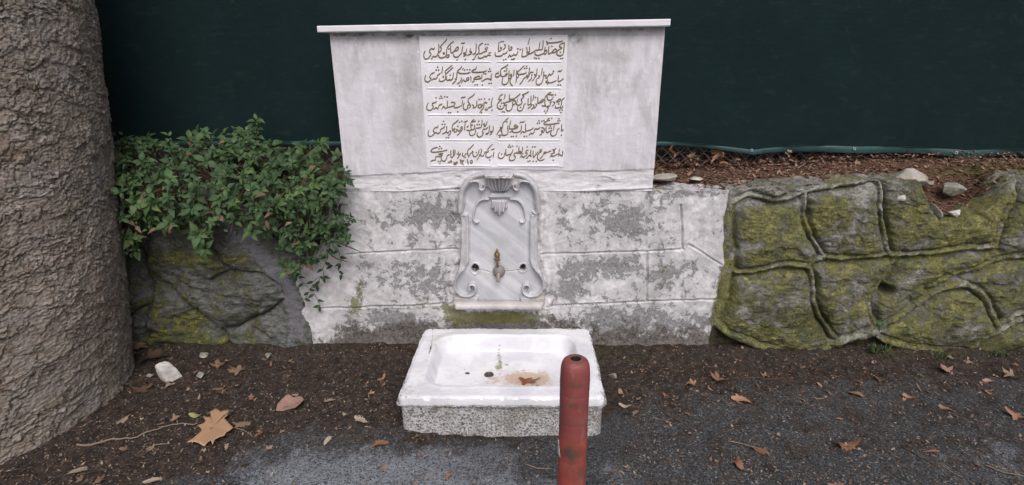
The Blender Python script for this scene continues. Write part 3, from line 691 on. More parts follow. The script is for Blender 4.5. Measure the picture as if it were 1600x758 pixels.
INK = {
'1R': '1195,48 1212,32 1232,22; 1132,76 1118,98 1150,117 1230,121 1320,112 1400,98 1462,80; 1492,105 1485,200 1470,345; 1495,118 1440,135 1400,165 1385,195 1420,215 1440,228 1390,255 1345,300 1330,345 1365,382 1415,388 1455,365 1468,335; D1410,318 1415,447 1455,440; 1345,280 1305,250 1265,275 1235,318 1290,318 1330,290; 1172,180 1162,280 1165,350 1215,328 1240,310; D1232,190 1136,150; 1095,195 1080,270 1068,345 1105,348 1128,300 1112,272 1085,300; 888,310 880,348 915,378 975,374 1040,347 1066,338; D872,432 908,442 960,440; 1050,65 1045,160 1035,240 1010,262 955,264; 985,95 972,190 950,265 905,272 890,268; 888,266 865,300 820,325 770,350 735,356; 770,20 752,90 730,165; 768,190 765,270 755,345; 708,205 712,280 712,360; 712,315 745,318 725,372 670,402 620,405 605,385 618,300 628,225; t505,238 545,245; D520,242 572,260; 525,285 510,345 480,375 450,370 428,345; 430,372 395,392 370,402 348,368 340,390 308,432; D395,465 430,462 452,450; 305,285 290,320 245,350 215,348 190,382 120,400 65,392 50,360 50,312; D225,475 272,462; 130,95 122,190 118,292 160,278 185,238 170,215 148,240; D175,98 218,92; 235,145 262,185 250,225 212,268; 335,155 335,230 340,270 385,264 400,228 382,205 362,232',
'1L': '130,285 100,340 98,410 130,455 180,447 225,400 245,355 215,305 225,270 260,240 300,255 328,210; 252,468 290,402 330,412 370,390 395,330 402,300; 405,135 410,220 395,335; 578,30 555,75 500,135 440,200 460,230 450,280 398,335; 370,395 400,378 420,422 480,432 545,405 560,360; 722,85 660,135 600,200 575,260 570,340 560,400; 490,352 510,325 532,345 500,357; D620,245; 560,402 590,427 625,395 605,365 580,395; 655,175 655,260 670,332 720,302 765,240 800,205 820,235 790,275 735,297; 725,345 715,388 760,417 820,402 860,355 880,330; D790,475; 908,180 895,270 878,352; 868,142 905,125 925,135 958,110; 990,240 985,300 960,332 925,330 945,365 985,362 918,408; D960,465; 1075,230 1060,280 1095,320 1070,350 1000,382; 1045,300 1080,330 1050,365; 1188,130 1185,250 1170,330 1120,357 1130,335; 1330,120 1280,150 1240,190 1245,260 1240,330 1185,375 1150,450 1105,478; 1405,205 1422,225 1400,262 1375,240 1400,210; 1420,240 1400,290 1340,312 1290,342 1242,352; D1385,150 1435,150; t1505,322 1440,332; D1462,328; 1492,385 1440,375 1400,407 1360,397 1330,425 1260,442 1230,422 1240,385',
'2R': '320,45 280,85 200,130 165,170 165,240 180,290 215,302 290,270 300,238 250,262; 110,190 115,240 80,235 55,262 60,302 110,307 150,277 180,292; D290,135 245,185 285,182; 340,165 335,290 325,400 280,457 225,472 195,437 200,370 205,330; 320,335 365,342 395,290 375,248 365,282 395,300 360,380 365,440 395,482 422,487; 442,160 440,230 428,302; 500,160 495,280 490,380 475,442; 662,70 600,130 530,195 500,230 540,260 530,312 500,332; 700,195 690,225 640,247 590,252 545,264; D665,132 705,127 705,85; 765,105 760,190 738,262; 700,270 725,290 690,312 640,352 610,410 555,470; 850,212 800,212 770,242 745,300 708,352; D815,270; 815,300 800,350 738,407; 860,245 890,285 870,332 850,367 818,387; 925,135 915,220 903,302; 950,272 975,302 945,332 920,340; 1032,125 1020,220 1000,288; 1065,190 1055,300 1040,390 1000,452 940,477 905,442 905,390 915,345; 1060,297 1090,277 1115,287 1100,327 1130,332 1150,290 1180,250 1200,272 1245,242 1262,200; D1265,188; 1348,212 1380,180 1405,195 1448,158; 1478,343 1430,377 1370,407 1363,350 1370,270; 1330,385 1280,407 1220,432 1170,432 1128,467; 1150,355 1130,390 1105,412 1140,422 1160,400; D1368,475 1415,477',
'2L': '140,262 120,330 125,387 170,417 220,392 250,350 220,310 235,265 270,232 300,227 322,202; 262,384 300,347 340,352 375,317 382,280 430,242 442,208; D355,165 405,165 385,106; 487,90 480,180 468,242; 712,108 640,170 562,250 550,330 530,377 470,402 420,392 425,337; 692,62 610,130 545,190 550,250; 488,322 500,290 517,332; 580,290 560,340 590,382 640,362 650,382 700,332 712,218; D645,270; 740,340 765,372 730,422 688,458; 792,188 785,270 780,350 758,372; 892,82 850,145 800,182 830,227 900,240 1000,233 1072,213; t905,172 900,145 932,128; D945,165 1000,158 1055,158; 1192,88 1180,140 1130,167 1100,182 1110,207 1200,214 1310,207 1390,187 1396,158; D1445,195 1487,190 1468,143; 1517,238 1500,290 1500,372 1480,357 1420,347 1380,357 1330,387 1288,402; 1310,260 1300,332 1260,347 1170,357 1150,325 1200,310 1240,292 1275,322; D1345,235 1385,242; 1130,335 1150,367 1140,397 1098,422; 1072,285 1080,350 1075,407; 1015,310 1040,347 1010,382 985,350 1015,322; 990,390 950,402 920,370 878,442; 870,320 880,362 830,432 788,452; D845,495 1165,475 1210,470 1315,475 1460,445 1502,440',
'3R': '212,108 160,140 130,182 125,217 180,227 150,252 100,312 95,372 130,417 185,417 225,382 235,330; 257,98 250,170 235,222; D185,295 225,290 160,357; 350,108 345,190 345,242; 345,242 380,207 402,232 350,262 290,272 240,312 270,347 295,317; D205,475 242,480; 290,345 275,412 310,457 365,447 405,387 415,290 420,185; 577,92 520,150 440,217 470,262 460,312 418,337; 520,200 500,280 490,312 530,337 580,322 610,277 590,217 610,190; 752,52 690,95 620,122 650,152 630,182 600,212; D578,385; 692,298 650,332 640,390 600,447 545,457 515,422 520,357; 740,185 735,270 735,332 790,302 795,170 802,138; 857,118 850,180 825,252; D890,175; 790,302 810,332 780,372 728,412; 830,320 860,352 840,392 798,432; 890,302 915,332 895,372 860,397 840,382; 935,160 940,240 940,302 990,262 1040,217 1060,242 1010,282 960,297; 1018,342 1055,357 1090,342 1085,300; 1202,68 1140,115 1090,182 1085,260 1090,342 1120,377; D1205,75 1305,120; 1130,115 1170,112 1230,127 1272,110; 1130,130 1140,212 1180,237 1235,212 1262,148; 1235,265 1195,282 1200,312 1180,352 1130,367 1160,402 1130,432; 1255,260 1290,292 1270,332 1232,357; 1320,265 1360,232 1400,207 1410,237 1370,267 1318,272; 1310,345 1300,387 1350,397 1402,382; D1375,312; 1497,182 1440,232 1430,312 1410,397 1450,382 1462,338; D1395,440 1445,440 1420,490 1080,460 1130,455 1105,502',
'3L': '195,282 160,350 165,422 215,447 270,422 295,372 270,332 285,292 320,292 372,253; 298,432 350,387 390,412 415,342 440,332 488,308; D350,185 430,195 475,190 455,148 530,160 585,167; 468,422 510,362 540,397 580,387 592,238; 590,387 650,372 720,347 745,302 710,277 658,287; 720,347 735,387 790,387 850,362 872,338; D805,475 612,490 655,492; 907,230 900,300 883,367; 868,197 905,172 930,182 968,158; 1162,92 1110,150 1030,202 1020,262 1050,312 1010,352 1010,402 970,432 925,412 920,352 942,288; 1050,322 1075,352 1050,387 1028,402; 1100,320 1130,352 1118,402; 1202,238 1200,332 1180,372 1128,402; 1220,330 1240,392 1280,382 1300,342 1260,322 1225,352; 1332,288 1310,362 1268,402; D1250,215 1295,212 1365,208 1460,215; 1422,280 1390,292 1370,270 1350,332 1340,392 1290,452 1258,502; D1300,495; 1400,382 1380,432 1420,432 1440,392 1480,382 1527,350; 1532,178 1510,262 1503,352; D1515,442',
'4R': '327,42 270,95 215,152 205,232 180,292 190,342 195,392 245,407 300,382 320,322 310,252 320,188; 200,240 150,242 170,272 130,312 78,404; 150,315 182,322; D290,125 130,405 167,407 145,440; 377,92 360,170 345,262 390,272 400,312 348,347; 500,217 470,185 445,217 480,242 510,207 520,242 460,267 400,272; 420,300 420,342 480,347 550,332 590,292 597,188; 558,152 600,125 625,137 672,108; D385,430 428,425 495,422; 685,160 680,262 690,322 650,347 620,327 578,378; 852,243 810,282 760,302 710,317 690,322; D655,430 705,425; 748,412 790,362 820,377 860,342 880,272 930,277 992,238; D928,155 972,150 962,103 1025,108 1067,100; 1010,240 1060,257 1080,292 1050,342 1010,322 1040,302 1020,372 970,408; 1160,60 1135,92 1195,97; D1172,52 1228,50; 1132,113 1070,147 1080,177 1160,182 1270,167 1392,150; 1112,212 1110,302 1130,352 1170,332 1200,312 1240,302; D1175,257 1222,257 1200,215; 1277,182 1275,252 1263,302; 1390,260 1345,292 1330,362 1300,402 1245,422 1210,392 1210,325; 1437,172 1435,252 1430,312 1465,302 1460,268; D1358,102 1398,100 1378,58 1430,402',
'4L': '205,298 185,362 200,417 250,427 300,387 320,352 295,312 320,262 350,237 370,247 407,198; 318,377 350,347 390,372 440,332 450,282 490,262 542,218; D480,175 537,175 510,113; 577,205 570,292 550,342 478,377; 600,347 570,337 600,362 640,312 660,332 650,372 598,422; 822,77 770,130 700,187 685,252 700,312 720,272 745,267 730,312 700,302; 765,270 790,302 770,332 728,347; D805,218; 800,280 820,312 850,302 860,262; 912,225 870,242 900,272 860,332 788,412; 957,148 950,232 945,302; 928,132 980,117 1012,93; D840,130 890,113; 1030,200 1000,232 1022,237; 1152,68 1090,122 1075,172 1080,252 1090,292 1040,307 978,292; 1108,132 1182,105; 1152,178 1150,262 1098,302; D1105,190; 1165,270 1175,322 1150,382 1100,412 1055,392 1050,327; D1208,182 1252,180 1240,113; 1312,78 1305,172 1290,232 1240,252 1178,257; 1370,150 1340,182 1370,197 1343,242; 1422,98 1400,172 1378,232; 1328,272 1370,282 1420,252 1442,228; 1215,340 1205,402 1250,442 1300,422 1335,372 1320,332 1332,278; 1472,188 1460,292 1440,362 1390,382 1420,347; 1542,208 1540,302 1510,342 1480,332 1510,322 1510,362 1468,402; D565,457 608,455',
'5R': '145,208 115,272 125,327 175,342 225,317 245,262 250,218; D185,247; 277,140 270,222 280,277 330,262 390,237 422,148; D325,105 367,105 345,63 410,85 502,85; 380,262 350,312 350,372 400,387 450,362 470,312 440,272 450,237 480,227 502,203; 547,92 540,172 533,212; 500,242 520,222 560,192 587,207 560,227 508,232; 622,98 615,172 590,242 558,232; 568,332 600,287 640,322 662,288; D625,240 717,100; 747,163 700,182 680,222 720,232 690,282 648,302; 792,157 790,242 795,302 760,272 720,322 688,342; D828,103 880,100; 842,177 840,262 850,322 880,282 910,252 952,183; 900,212 890,242; D735,402 772,390 840,397 905,402; 1032,148 985,167 990,197 1022,192 960,232 930,292 935,352 980,382 1030,377 1082,348; 1050,272 1000,332 978,342; 1050,252 1080,207 1112,222 1080,242 1048,252; 1112,217 1150,212 1180,192 1222,185; 1322,117 1290,162 1270,192 1290,212 1250,237 1208,247; 1238,152 1270,162 1258,187; 1392,137 1380,212 1368,262; 1188,317 1220,282 1250,297 1300,277 1372,240; D1260,377; 1457,177 1450,282 1410,272 1385,252 1368,312',
'5L': '392,103 300,132 250,172 250,202 320,212 430,197 520,182 592,163; D430,90 415,140 462,130; 502,237 460,237 408,252 480,272 440,302 350,302 338,362; 238,412 280,382 352,372; D400,402 442,402 430,447; 642,258 590,282 570,342 530,397 480,387 460,342 470,278; 657,168 660,252 665,317 700,312 715,252 712,148; 747,148 745,222 728,292; 822,188 810,242 778,247; 790,252 840,262 867,228 820,312 788,347; 912,213 900,272 930,302 950,282 970,242 1002,252; D960,322; 1137,42 1080,112 1020,162 1010,232 1030,302; 1095,182 1122,202 1070,242 1028,322; 1122,188 1120,272 1160,307 1210,272 1240,212 1252,148; D1190,217; 1278,140 1302,182 1270,262 1230,332 1195,384; 1250,252 1300,292 1340,282 1360,232 1390,202 1422,217; 1532,38 1470,102 1430,152 1440,202 1400,222 1390,292 1420,322 1480,312 1522,270; D1470,372; 1557,198 1550,262 1543,327; 1498,167 1540,147 1572,140; 850,348 865,412 877,472; 882,362 892,402 922,387 940,368; 894,390 905,440 920,487; 1000,352 1014,420 1022,472; 1082,372 1066,410 1072,437 1104,435 1108,400 1082,372; 598,442 620,412 642,432 662,380 682,442; 715,407 742,442 782,412 792,442 742,472 708,462',
}

YL = YP - 0.0053
def pen(strokes, ox, oy):
    mb = MB()
    k = 0
    for kind, pts in strokes:
        k += 1
        if kind == 'D':                    # a rhombic dot
            x, y = pts[0]
            px, py = ox + x / 13.333, oy + y / 13.333
            c = on_y(px, py, YL); r = 1.45 * MPP
            ring = [(c[0] + r * math.cos(t + .5) * 1.1, YL, c[2] + r * math.sin(t + .5)) for t in np.arange(4) * math.pi / 2]
            ring2 = [(c[0] + 0.75 * r * math.cos(t + .5) * 1.1, YL - 0.0022, c[2] + 0.75 * r * math.sin(t + .5)) for t in np.arange(4) * math.pi / 2]
            mb.add(ring + ring2, [(0, 1, 5, 4), (1, 2, 6, 5), (2, 3, 7, 6), (3, 0, 4, 7), (4, 5, 6, 7)])
            continue
        L = smooth_line([(ox + x / 13.333, oy + y / 13.333) for x, y in pts], 0.7)
        L = np.array(L); n = len(L)
        P = on_y(L[:, 0], L[:, 1], YL)
        T = np.gradient(P, axis=0); T /= np.linalg.norm(T, axis=1)[:, None] + 1e-12
        N_ = np.stack([T[:, 2], 0 * T[:, 0], -T[:, 0]], 1)
        ang = np.abs(T[:, 0] * 0.80 + T[:, 2] * -0.25)
        hw = (0.66 + 0.56 * ang) * MPP * (0.55 if kind == 't' else 1.0)
        t = np.linspace(0, 1, n)
        hw = hw * np.clip(0.45 + 2.2 * np.minimum(t, 1 - t) * n / 9, 0.45, 1.0)
        V = []
        for a, hgt in ((-1, 0), (-.72, .0018), (0, .0024), (.72, .0018), (1, 0)):
            Q = P + N_ * (hw * a)[:, None]; Q[:, 1] -= hgt + (k % 7) * 0.00003
            V.append(Q)
        V = np.stack(V, 1).reshape(-1, 3)
        Fc = [(i * 5 + a, i * 5 + a + 1, (i + 1) * 5 + a + 1, (i + 1) * 5 + a) for i in range(n - 1) for a in range(4)]
        mb.add(V, Fc)
    return mb
OY = [58, 97, 139, 181, 222]
for key, txt in INK.items():
    st = []
    for item in txt.split(';'):
        item = item.strip()
        if not item: continue
        kind = 's'
        if item[0] in 'Dt': kind, item = item[0], item[1:]
        st.append((kind, [tuple(float(q) for q in p.split(',')) for p in item.split()]))
    if all(True for _ in st):
        out = []
        for kind, pts in st:
            if kind == 'D': out += [('D', [p]) for p in pts]
            else: out.append((kind, pts))
        pen(out, 770 if key[1] == 'R' else 655, OY[int(key[0]) - 1]).build('lettering', M_ink, plaque)

# --- carved marble niche slab
M_niche = m_marble('veined_grey_marble', (0.565, 0.56, 0.595), (0.40, 0.405, 0.435), dirt=True)
YN = 0.0
gx0, gx1 = on_y(702, 370)[0], on_y(858, 370)[0]
zt, zb = on_y(780, 262)[2], on_y(780, 479)[2]
X, Z = np.meshgrid(np.linspace(gx0, gx1, 400), np.linspace(zb, zt, 520), indexing='ij')
xw, yw = proj_y(X, Z, -0.02)
out_ = sdpoly(xw, yw, NICHE)
PL = [(760, 288), (750, 297), (745, 284), (736, 285), (729, 293), (727, 303), (727, 316), (725, 326), (721, 332), (731, 334), (733, 345), (733, 408), (729, 418), (718, 427), (713, 437), (714, 450), (722, 458), (736, 459), (744, 462), (748, 464), (748, 478)]
PANEL = PL + mir(PL)[::-1]
psd = sdpoly(xw, yw, PANEL)
d = 0.032 - 0.019 * sstep(-1.2, 1.0, psd) + 0.003 * np.exp(-((psd + 3) / 2.0) ** 2)
d += 0.0008 * fbm(X * 20, Z * 20, 4, 55)
def rib_add(pts, w, h, pw=0.5, both=True):
    global d
    for L in ([pts, mir(pts)] if both else [pts]):
        L = smooth_line(L, 2.0)
        dd, _ = segdist(xw, yw, L)
        tt = np.clip(1 - (dd / w) ** 2, 0, 1) ** pw
        d = np.maximum(d, 0.013 + h * 1.6 * tt) if h > 0 else d + h * tt
rib_add([(758, 271), (742, 275), (731, 284), (723, 297), (720.5, 315), (719, 330)], 5.6, 0.021)
rib_add([(735, 283), (742, 281.5), (748, 283), (750, 288), (749.5, 293), (753, 295.5), (757.5, 293), (758.5, 288), (755, 286.5)], 1.9, 0.024)
rib_add([(763, 311), (754, 311.5), (747, 316), (742.5, 324), (740, 334), (739.5, 342), (743, 347), (747, 346.5)], 1.7, 0.012)
rib_add([(724, 419), (716, 428), (711.5, 440), (714, 452), (722, 459), (732, 460.5), (740.5, 457), (743.5, 450), (741.5, 443.5), (736.5, 442.5), (733, 446), (734.5, 451)], 2.3, 0.024)
rib_add([(734.5, 345), (734.5, 405)], 0.9, 0.004)
rib_add([(845, 330), (838, 333), (832, 330)], 1.2, 0.018, both=False)
def poly_raise(poly, lvl, soft=1.2, both=False):
    global d
    for P_ in ([poly, mir(poly)] if both else [poly]):
        s_ = sdpoly(xw, yw, P_)
        k_ = sstep(-soft * 0.3, soft, s_)
        d = d * (1 - k_) + np.maximum(d, lvl) * k_
cx = 780.25
q = np.clip((yw - 276) / 21, 0, 1)
half = 24.0 * np.sqrt(np.clip(1 - (q * 0.88) ** 2.2, 0.02, 1))
a_ = (xw - cx) / half
bowl = 0.024 + 0.052 * np.sqrt(np.clip(1 - a_ ** 2, 0, 1)) * (1 - 0.55 * q) + 0.010 * np.cos(a_ * math.pi * 8.0) * np.clip(1.15 - np.abs(a_), 0, 1)
inb = sstep(1.02, 0.94, np.abs(a_)) * sstep(274.5, 276.0, yw) * sstep(299, 297, yw)
d = np.where(inb > 0, np.maximum(d, d * (1 - inb) + bowl * inb), d)
poly_raise([(756, 263), (804, 263), (801, 275), (759, 275)], 0.092, 0.9)
d += np.where(sdpoly(xw, yw, [(756, 265), (803, 265), (801, 274.5), (760, 275)]) > 0, 0.003 * fbm(X * 60, Z * 90, 4, 71), 0)
poly_raise([(769, 299), (791, 299), (801, 310), (759, 310)], 0.036, 3.5)
dd = sdpoly(xw, yw, [(767, 311.5), (793.5, 311.5), (792.5, 318), (794, 324), (789.5, 325.5), (789, 331), (784.5, 331), (780.3, 338), (776, 331), (771.5, 331), (771, 325.5), (766.5, 324), (768, 318)])
k_ = sstep(-0.3, 2.0, dd)
d = np.where(k_ > 0, np.maximum(d, 0.013 + k_ * (0.027 + 0.008 * np.cos((xw - cx) * (1.25 - 0.014 * (yw - 311))))), d)
poly_raise([(706, 463), (747, 463.5), (747, 478), (706, 478)], 0.040, 1.2, True)
ck, _ = segdist(xw, yw, [(738, 421), (756, 423.5), (768, 427), (780, 425), (800, 424.5), (815, 421)])
d -= 0.003 * np.exp(-(ck / 0.7) ** 2)
holes = np.zeros(X.shape)
for (hx, hy, hr) in ((742.3, 420.5, 6.3), (817, 419.5, 5.2)):
    hh = np.hypot(xw - hx, (yw - hy) * 0.92) + 0.8 * fbm(X * 40, Z * 40, 3, 21)
    hs = sstep(hr, hr - 1.4, hh)
    d = d * (1 - hs) - 0.045 * hs
    d += 0.004 * np.exp(-((hh - hr - 1.4) / 1.3) ** 2)
    holes = np.maximum(holes, hs)
rough_edge = out_ + 0.9 * fbm(X * 22, Z * 22, 4, 33)
k_ = sstep(0.0, 2.4, rough_edge)
d = d * k_ - 0.06 * (1 - k_)
dirt = 0.45 * sstep(0.2, -1.0, psd) + blobs(xw, yw, [(710, 470, 14, 10, .7), (850, 470, 14, 10, .7), (780, 428, 22, 9, .45), (817, 424, 10, 8, .5), (742, 424, 10, 8, .35), (780, 471, 50, 4, .5), (845, 345, 5, 40, .4)])
grime_dark = np.maximum(holes, np.exp(-(ck / 0.9) ** 2) * 0.6)  # dark of the pipe holes put into the colour, plus the crack line
hf('niche_slab', X, Z, d, YN, 0.10, M_niche, fountain, attrs={'dirt': np.clip(dirt, 0, 1), 'grime_dark': grime_dark})

# shelf under the niche, with rounded front
M_shelf = m_marble('shelf_marble', (0.50, 0.46, 0.455), (0.39, 0.36, 0.355))
A, B = on_y(708.5, 480.5, -0.07), on_y(849, 480.5, -0.07)
V = []
npx = 90; prof = [(0.0, .018), (-.055, .018), (-.066, .014), (-.072, .006), (-.072, -.006), (-.066, -.014), (-.055, -.018), (0.0, -.018)]
for i in range(npx):
    t = i / (npx - 1); e = min(t, 1 - t) * (B[0] - A[0])
    sh = 1 - 0.45 * max(0, 1 - e / 0.014) ** 2
    x = A[0] + (B[0] - A[0]) * t
    ch = 0.006 * max(0, float(fbm(np.array(x * 18), np.array(2.0), 4, 3)) - 0.25)
    for (yy, zz) in prof:
        V.append((x, yy * sh + 0.0015 * float(perlin(np.array(x * 40), np.array(zz * 90), 6)) + ch, A[2] + zz * (0.8 + 0.2 * sh) + (ch if zz < 0 else 0)))
Fc = [(i * 8 + a, i * 8 + (a + 1) % 8, (i + 1) * 8 + (a + 1) % 8, (i + 1) * 8 + a) for i in range(npx - 1) for a in range(8)]
mesh('shelf', V, [f[::-1] for f in Fc] + [tuple(range(8))[::-1], tuple((npx - 1) * 8 + a for a in range(8))], M_shelf, fountain, smooth=True)

# tap: stone boss, stub spout, brass finial
M_boss = m_simple('weathered_boss', (0.20, 0.18, 0.17), 0.6, 0.4, 0.45, 60, bump=0.5)
M_brass = m_simple('old_brass', (0.23, 0.16, 0.07), 0.5, 0.5, 0.45, 120, 0.6, bump=0.5)
c = on_y(779.5, 424.5, -0.02)
tap = mesh('tap', *(lambda V, Fc: (np.stack([V[:, 0], c[1] + 0.006 - (V[:, 2] - c[2]) * 1.0, c[2] + (V[:, 1] - c[1]) * 1.06], 1), Fc))(*lathe_vf([(0.0315, 0), (0.031, .006), (0.027, .017), (0.019, .026), (0.008, .031)], c, 28)), M_boss, fountain)
s0 = on_y(779, 427, -0.045); s1 = on_y(778, 441, -0.062)
V, Fc = tube_vf(np.linspace(s0, s1, 5), [.0085, .0095, .0085, .0075, .008], 14)
mesh('spout', V, Fc, m_simple('worn_spout_metal', (0.33, 0.27, 0.22), 0.45, 0.5, 0.3, 80, 0.3), tap)
f0 = on_y(777, 414, -0.034); f1 = on_y(776, 388.5, -0.034)
H = f1[2] - f0[2]
mb = MB()
V, Fc = lathe_vf([(.004, -.01), (.0045, 0), (.0085, .08 * H), (.004, .16 * H), (.0035, .24 * H), (.0095, .30 * H), (.011, .36 * H), (.004, .44 * H), (.0085, .52 * H), (.0125, .60 * H), (.0115, .68 * H), (.005, .76 * H), (.0075, .82 * H), (.0062, .90 * H), (.002, H)], f0, 16)
V[:, 0] += 0.0022 * np.sin((V[:, 2] - f0[2]) * 420); mb.add(V, Fc)
for s_ in (-1, 1):
    for fz in (.36, .62):
        P = [f0 + np.array([s_ * .006, -.002, (fz - .1) * H]), f0 + np.array([s_ * .014, -.004, fz * H]), f0 + np.array([s_ * .010, -.002, (fz + .14) * H]), f0 + np.array([s_ * .004, -.002, (fz + .10) * H])]
        V, Fc = tube_vf(P, [.0022, .003, .0024, .0016], 6); mb.add(V, Fc)
mb.build('finial', M_brass, tap)
p0 = on_y(741, 422, 0.012)
V, Fc = tube_vf([p0 + np.array([0.004, 0, -.012]), p0 + np.array([0.004, -.006, .002]), p0 + np.array([.004, -.006, .012])], .0045, 8)
mesh('pipe_stub', V, Fc, m_simple('dull_pipe_metal', (0.25, 0.25, 0.22), 0.5, 0.5, 0.3, 60, 0.5), fountain)
V, Fc = tube_vf([p0 + np.array([-.009, 0, -.012]), p0 + np.array([-.009, -.006, .012])], .0035, 8)
mesh('pipe_stub', V, Fc, bpy.data.materials['dull_pipe_metal'], fountain)

# ================================================================== wash basin in front of the fountain
ZR = 0.165
b_bl, b_br, b_fr, b_fl = on_z(664, 512, ZR), on_z(919, 512, ZR), on_z(946.5, 622.5, ZR), on_z(620.5, 621.5, ZR)
basin = thing('wash_basin', 'low white marble basin with rust stained bowl on a pebbledash plinth', 'basin', ((b_fl[0] + b_fr[0]) / 2, (b_fl[1] + b_bl[1]) / 2, 0.0))
nu, nv = 300, 230
u = np.linspace(0, 1, nu)[:, None]; v = np.linspace(0, 1, nv)[None, :]
bi = lambda i: (b_fl[i] * (1 - u) + b_fr[i] * u) * (1 - v) + (b_bl[i] * (1 - u) + b_br[i] * u) * v
X, Y = bi(0), bi(1)
W = 0.845; D = b_bl[1] - b_fl[1]
lx = (u - 0.5) * W + 0 * v; ly = (v - 0.5) * D + 0 * u
# wobbling, slightly rounded outline
ex = np.minimum(np.minimum(u, 1 - u) * W + 0 * v, np.minimum(v, 1 - v) * D + 0 * u)
X = X + 0.006 * fbm(X * 8, Y * 8, 3, 14) * np.exp(-ex / 0.03); Y = Y + 0.005 * fbm(X * 9 + 4, Y * 9, 3, 15) * np.exp(-ex / 0.03)
rr = 0.03                                  # rounded plan corners
kx = np.maximum(np.abs(lx) - (W / 2 - rr), 0); ky = np.maximum(np.abs(ly) - (D / 2 - rr), 0)
rl = np.hypot(kx, ky); sc_ = np.where((kx > 0) & (ky > 0) & (rl > 1e-6), np.maximum(kx, ky) / np.maximum(rl, 1e-6), 1.0)
X = X - np.sign(lx) * kx * (1 - sc_); Y = Y - np.sign(ly) * ky * (1 - sc_)
bx, by = lx + 0.0, ly - 0.005
wob = 0.006 * fbm(lx * 6, ly * 6, 3, 16)
hx, hy, rc = W / 2 - 0.083 , D / 2 - 0.085, 0.105
qx, qy = np.abs(bx) - hx + rc, np.abs(by) - hy + rc
sdi = -(np.hypot(np.maximum(qx, 0), np.maximum(qy, 0)) + np.minimum(np.maximum(qx, qy), 0) - rc) + wob
depth = 0.080
z = ZR - depth * sstep(-0.002, 0.031, sdi) - 0.006 * sstep(0.04, 0.2, sdi)
z += 0.002 * np.exp(-((sdi + 0.012) / 0.010) ** 2)
z += 0.0015 * fbm(X * 7, Y * 7, 4, 18) + 0.0008 * fbm(X * 40, Y * 40, 4, 19)
edg = np.exp(-(ex / 0.009) ** 2)
z -= 0.006 * edg + 0.016 * edg * np.clip(fbm(X * 22, Y * 22, 4, 23), 0, 1)
bqx, bqy = proj(np.stack([X, Y, z], -1))
# two drain holes
for (hx_, hy_, hr) in ((764, 585.5, .021), (730.5, 583, .011)):
    c = on_z(hx_, hy_, ZR - depth - 0.006)
    hh = np.hypot(X - c[0], Y - c[1])
    z -= 0.035 * sstep(hr, hr - 0.006, hh)
crk, _ = segdist(bqx, bqy, [(676, 512), (675, 530), (673, 545), (668, 556)])
z -= 0.004 * np.exp(-(crk / 0.8) ** 2)
rust = blobs(bqx, bqy, [(822, 593, 36, 11, 1.15), (765, 597, 24, 7, .35), (845, 594, 18, 10, .4), (780, 580, 40, 10, .25)]) * sstep(0.03, 0.06, sdi)
l1, _ = segdist(bqx, bqy, [(772, 587), (785, 583), (800, 580), (830, 578), (850, 580), (857, 588), (852, 600)])
dark = 0.42 * np.exp(-(l1 / 2.0) ** 2) + blobs(bqx, bqy, [(780, 541, 7, 5, .42), (723, 577, 5, 4, .42), (740, 582, 16, 8, .2), (730, 590, 12, 5, .3), (838, 602, 12, 3, .5), (862, 565, 3, 12, .35), (672, 545, 4, 8, .36), (630, 620, 16, 10, .36), (626, 600, 6, 20, .22), (690, 606, 8, 4, .3)]) + 0.5 * np.exp(-(crk / 1.2) ** 2)
for (hx_, hy_, hr) in ((764, 585.5, .021), (730.5, 583, .011)):
    c = on_z(hx_, hy_, ZR - depth - 0.006)
    dark = dark + 1.0 * sstep(hr + .002, hr - .003, np.hypot(X - c[0], Y - c[1]))
mossb = blobs(bqx, bqy, [(780, 560, 6, 22, .62), (790, 571, 10, 5, .42), (778, 575, 7, 4, .5), (780, 512, 120, 4.0, .52), (690, 512, 40, 3, .4), (900, 514, 30, 3, .4)])
# top sheet plus rounded skirt
V = [np.stack([X, Y, z], -1).reshape(-1, 3)]
idx = np.arange(nu * nv).reshape(nu, nv)
Fc = [grid_faces(nu, nv)]
loop = np.concatenate([idx[:, 0], idx[-1, 1:], idx[-2::-1, -1], idx[0, -2:0:-1]])
at = {k: [a.ravel()] for k, a in (('rust', rust), ('dark', dark), ('moss', mossb), ('wear', np.clip(np.exp(-ex / 0.02) * .6 + blobs(bqx, bqy, [(640, 610, 25, 14, 1), (680, 535, 14, 24, .8), (700, 530, 16, 8, .6), (935, 615, 20, 12, .6), (685, 600, 14, 6, .7)]), 0, 1)))}
off = nu * nv; nl = len(loop)
cen = np.array([X.mean(), Y.mean()])
base = V[0][loop]
lev = [(0.0, 0), (0.0005, -.004), (0.0015, -.014), (0.001, -.026), (-.001, -.033), (-.005, -.037)]
rows = []
for outw, dz in lev:
    R = base.copy()
    dirv = R[:, :2] - cen; dirv /= np.linalg.norm(dirv, axis=1)[:, None]
    R[:, :2] += dirv * outw
    R[:, 2] = np.where(dz == 0, R[:, 2], np.minimum(R[:, 2], ZR - 0.004) + dz + 0.0012 * fbm(R[:, 0] * 18, R[:, 1] * 18, 4, 29) * (dz < -.02))
    rows.append(R)
V.append(np.concatenate(rows))
i = np.arange(len(lev) - 1)[:, None] * nl + np.arange(nl)[None]
j = np.arange(len(lev) - 1)[:, None] * nl + (np.arange(nl)[None] + 1) % nl
Fc.append(np.stack([i + nl, j + nl, j, i], -1).reshape(-1, 4) + off)
for k in at: at[k].append(np.tile(at[k][0][loop] * 0.6, len(lev)))
mesh('bowl', np.concatenate(V), np.concatenate(Fc), m_basin(), basin, attrs={k: np.concatenate(a) for k, a in at.items()})
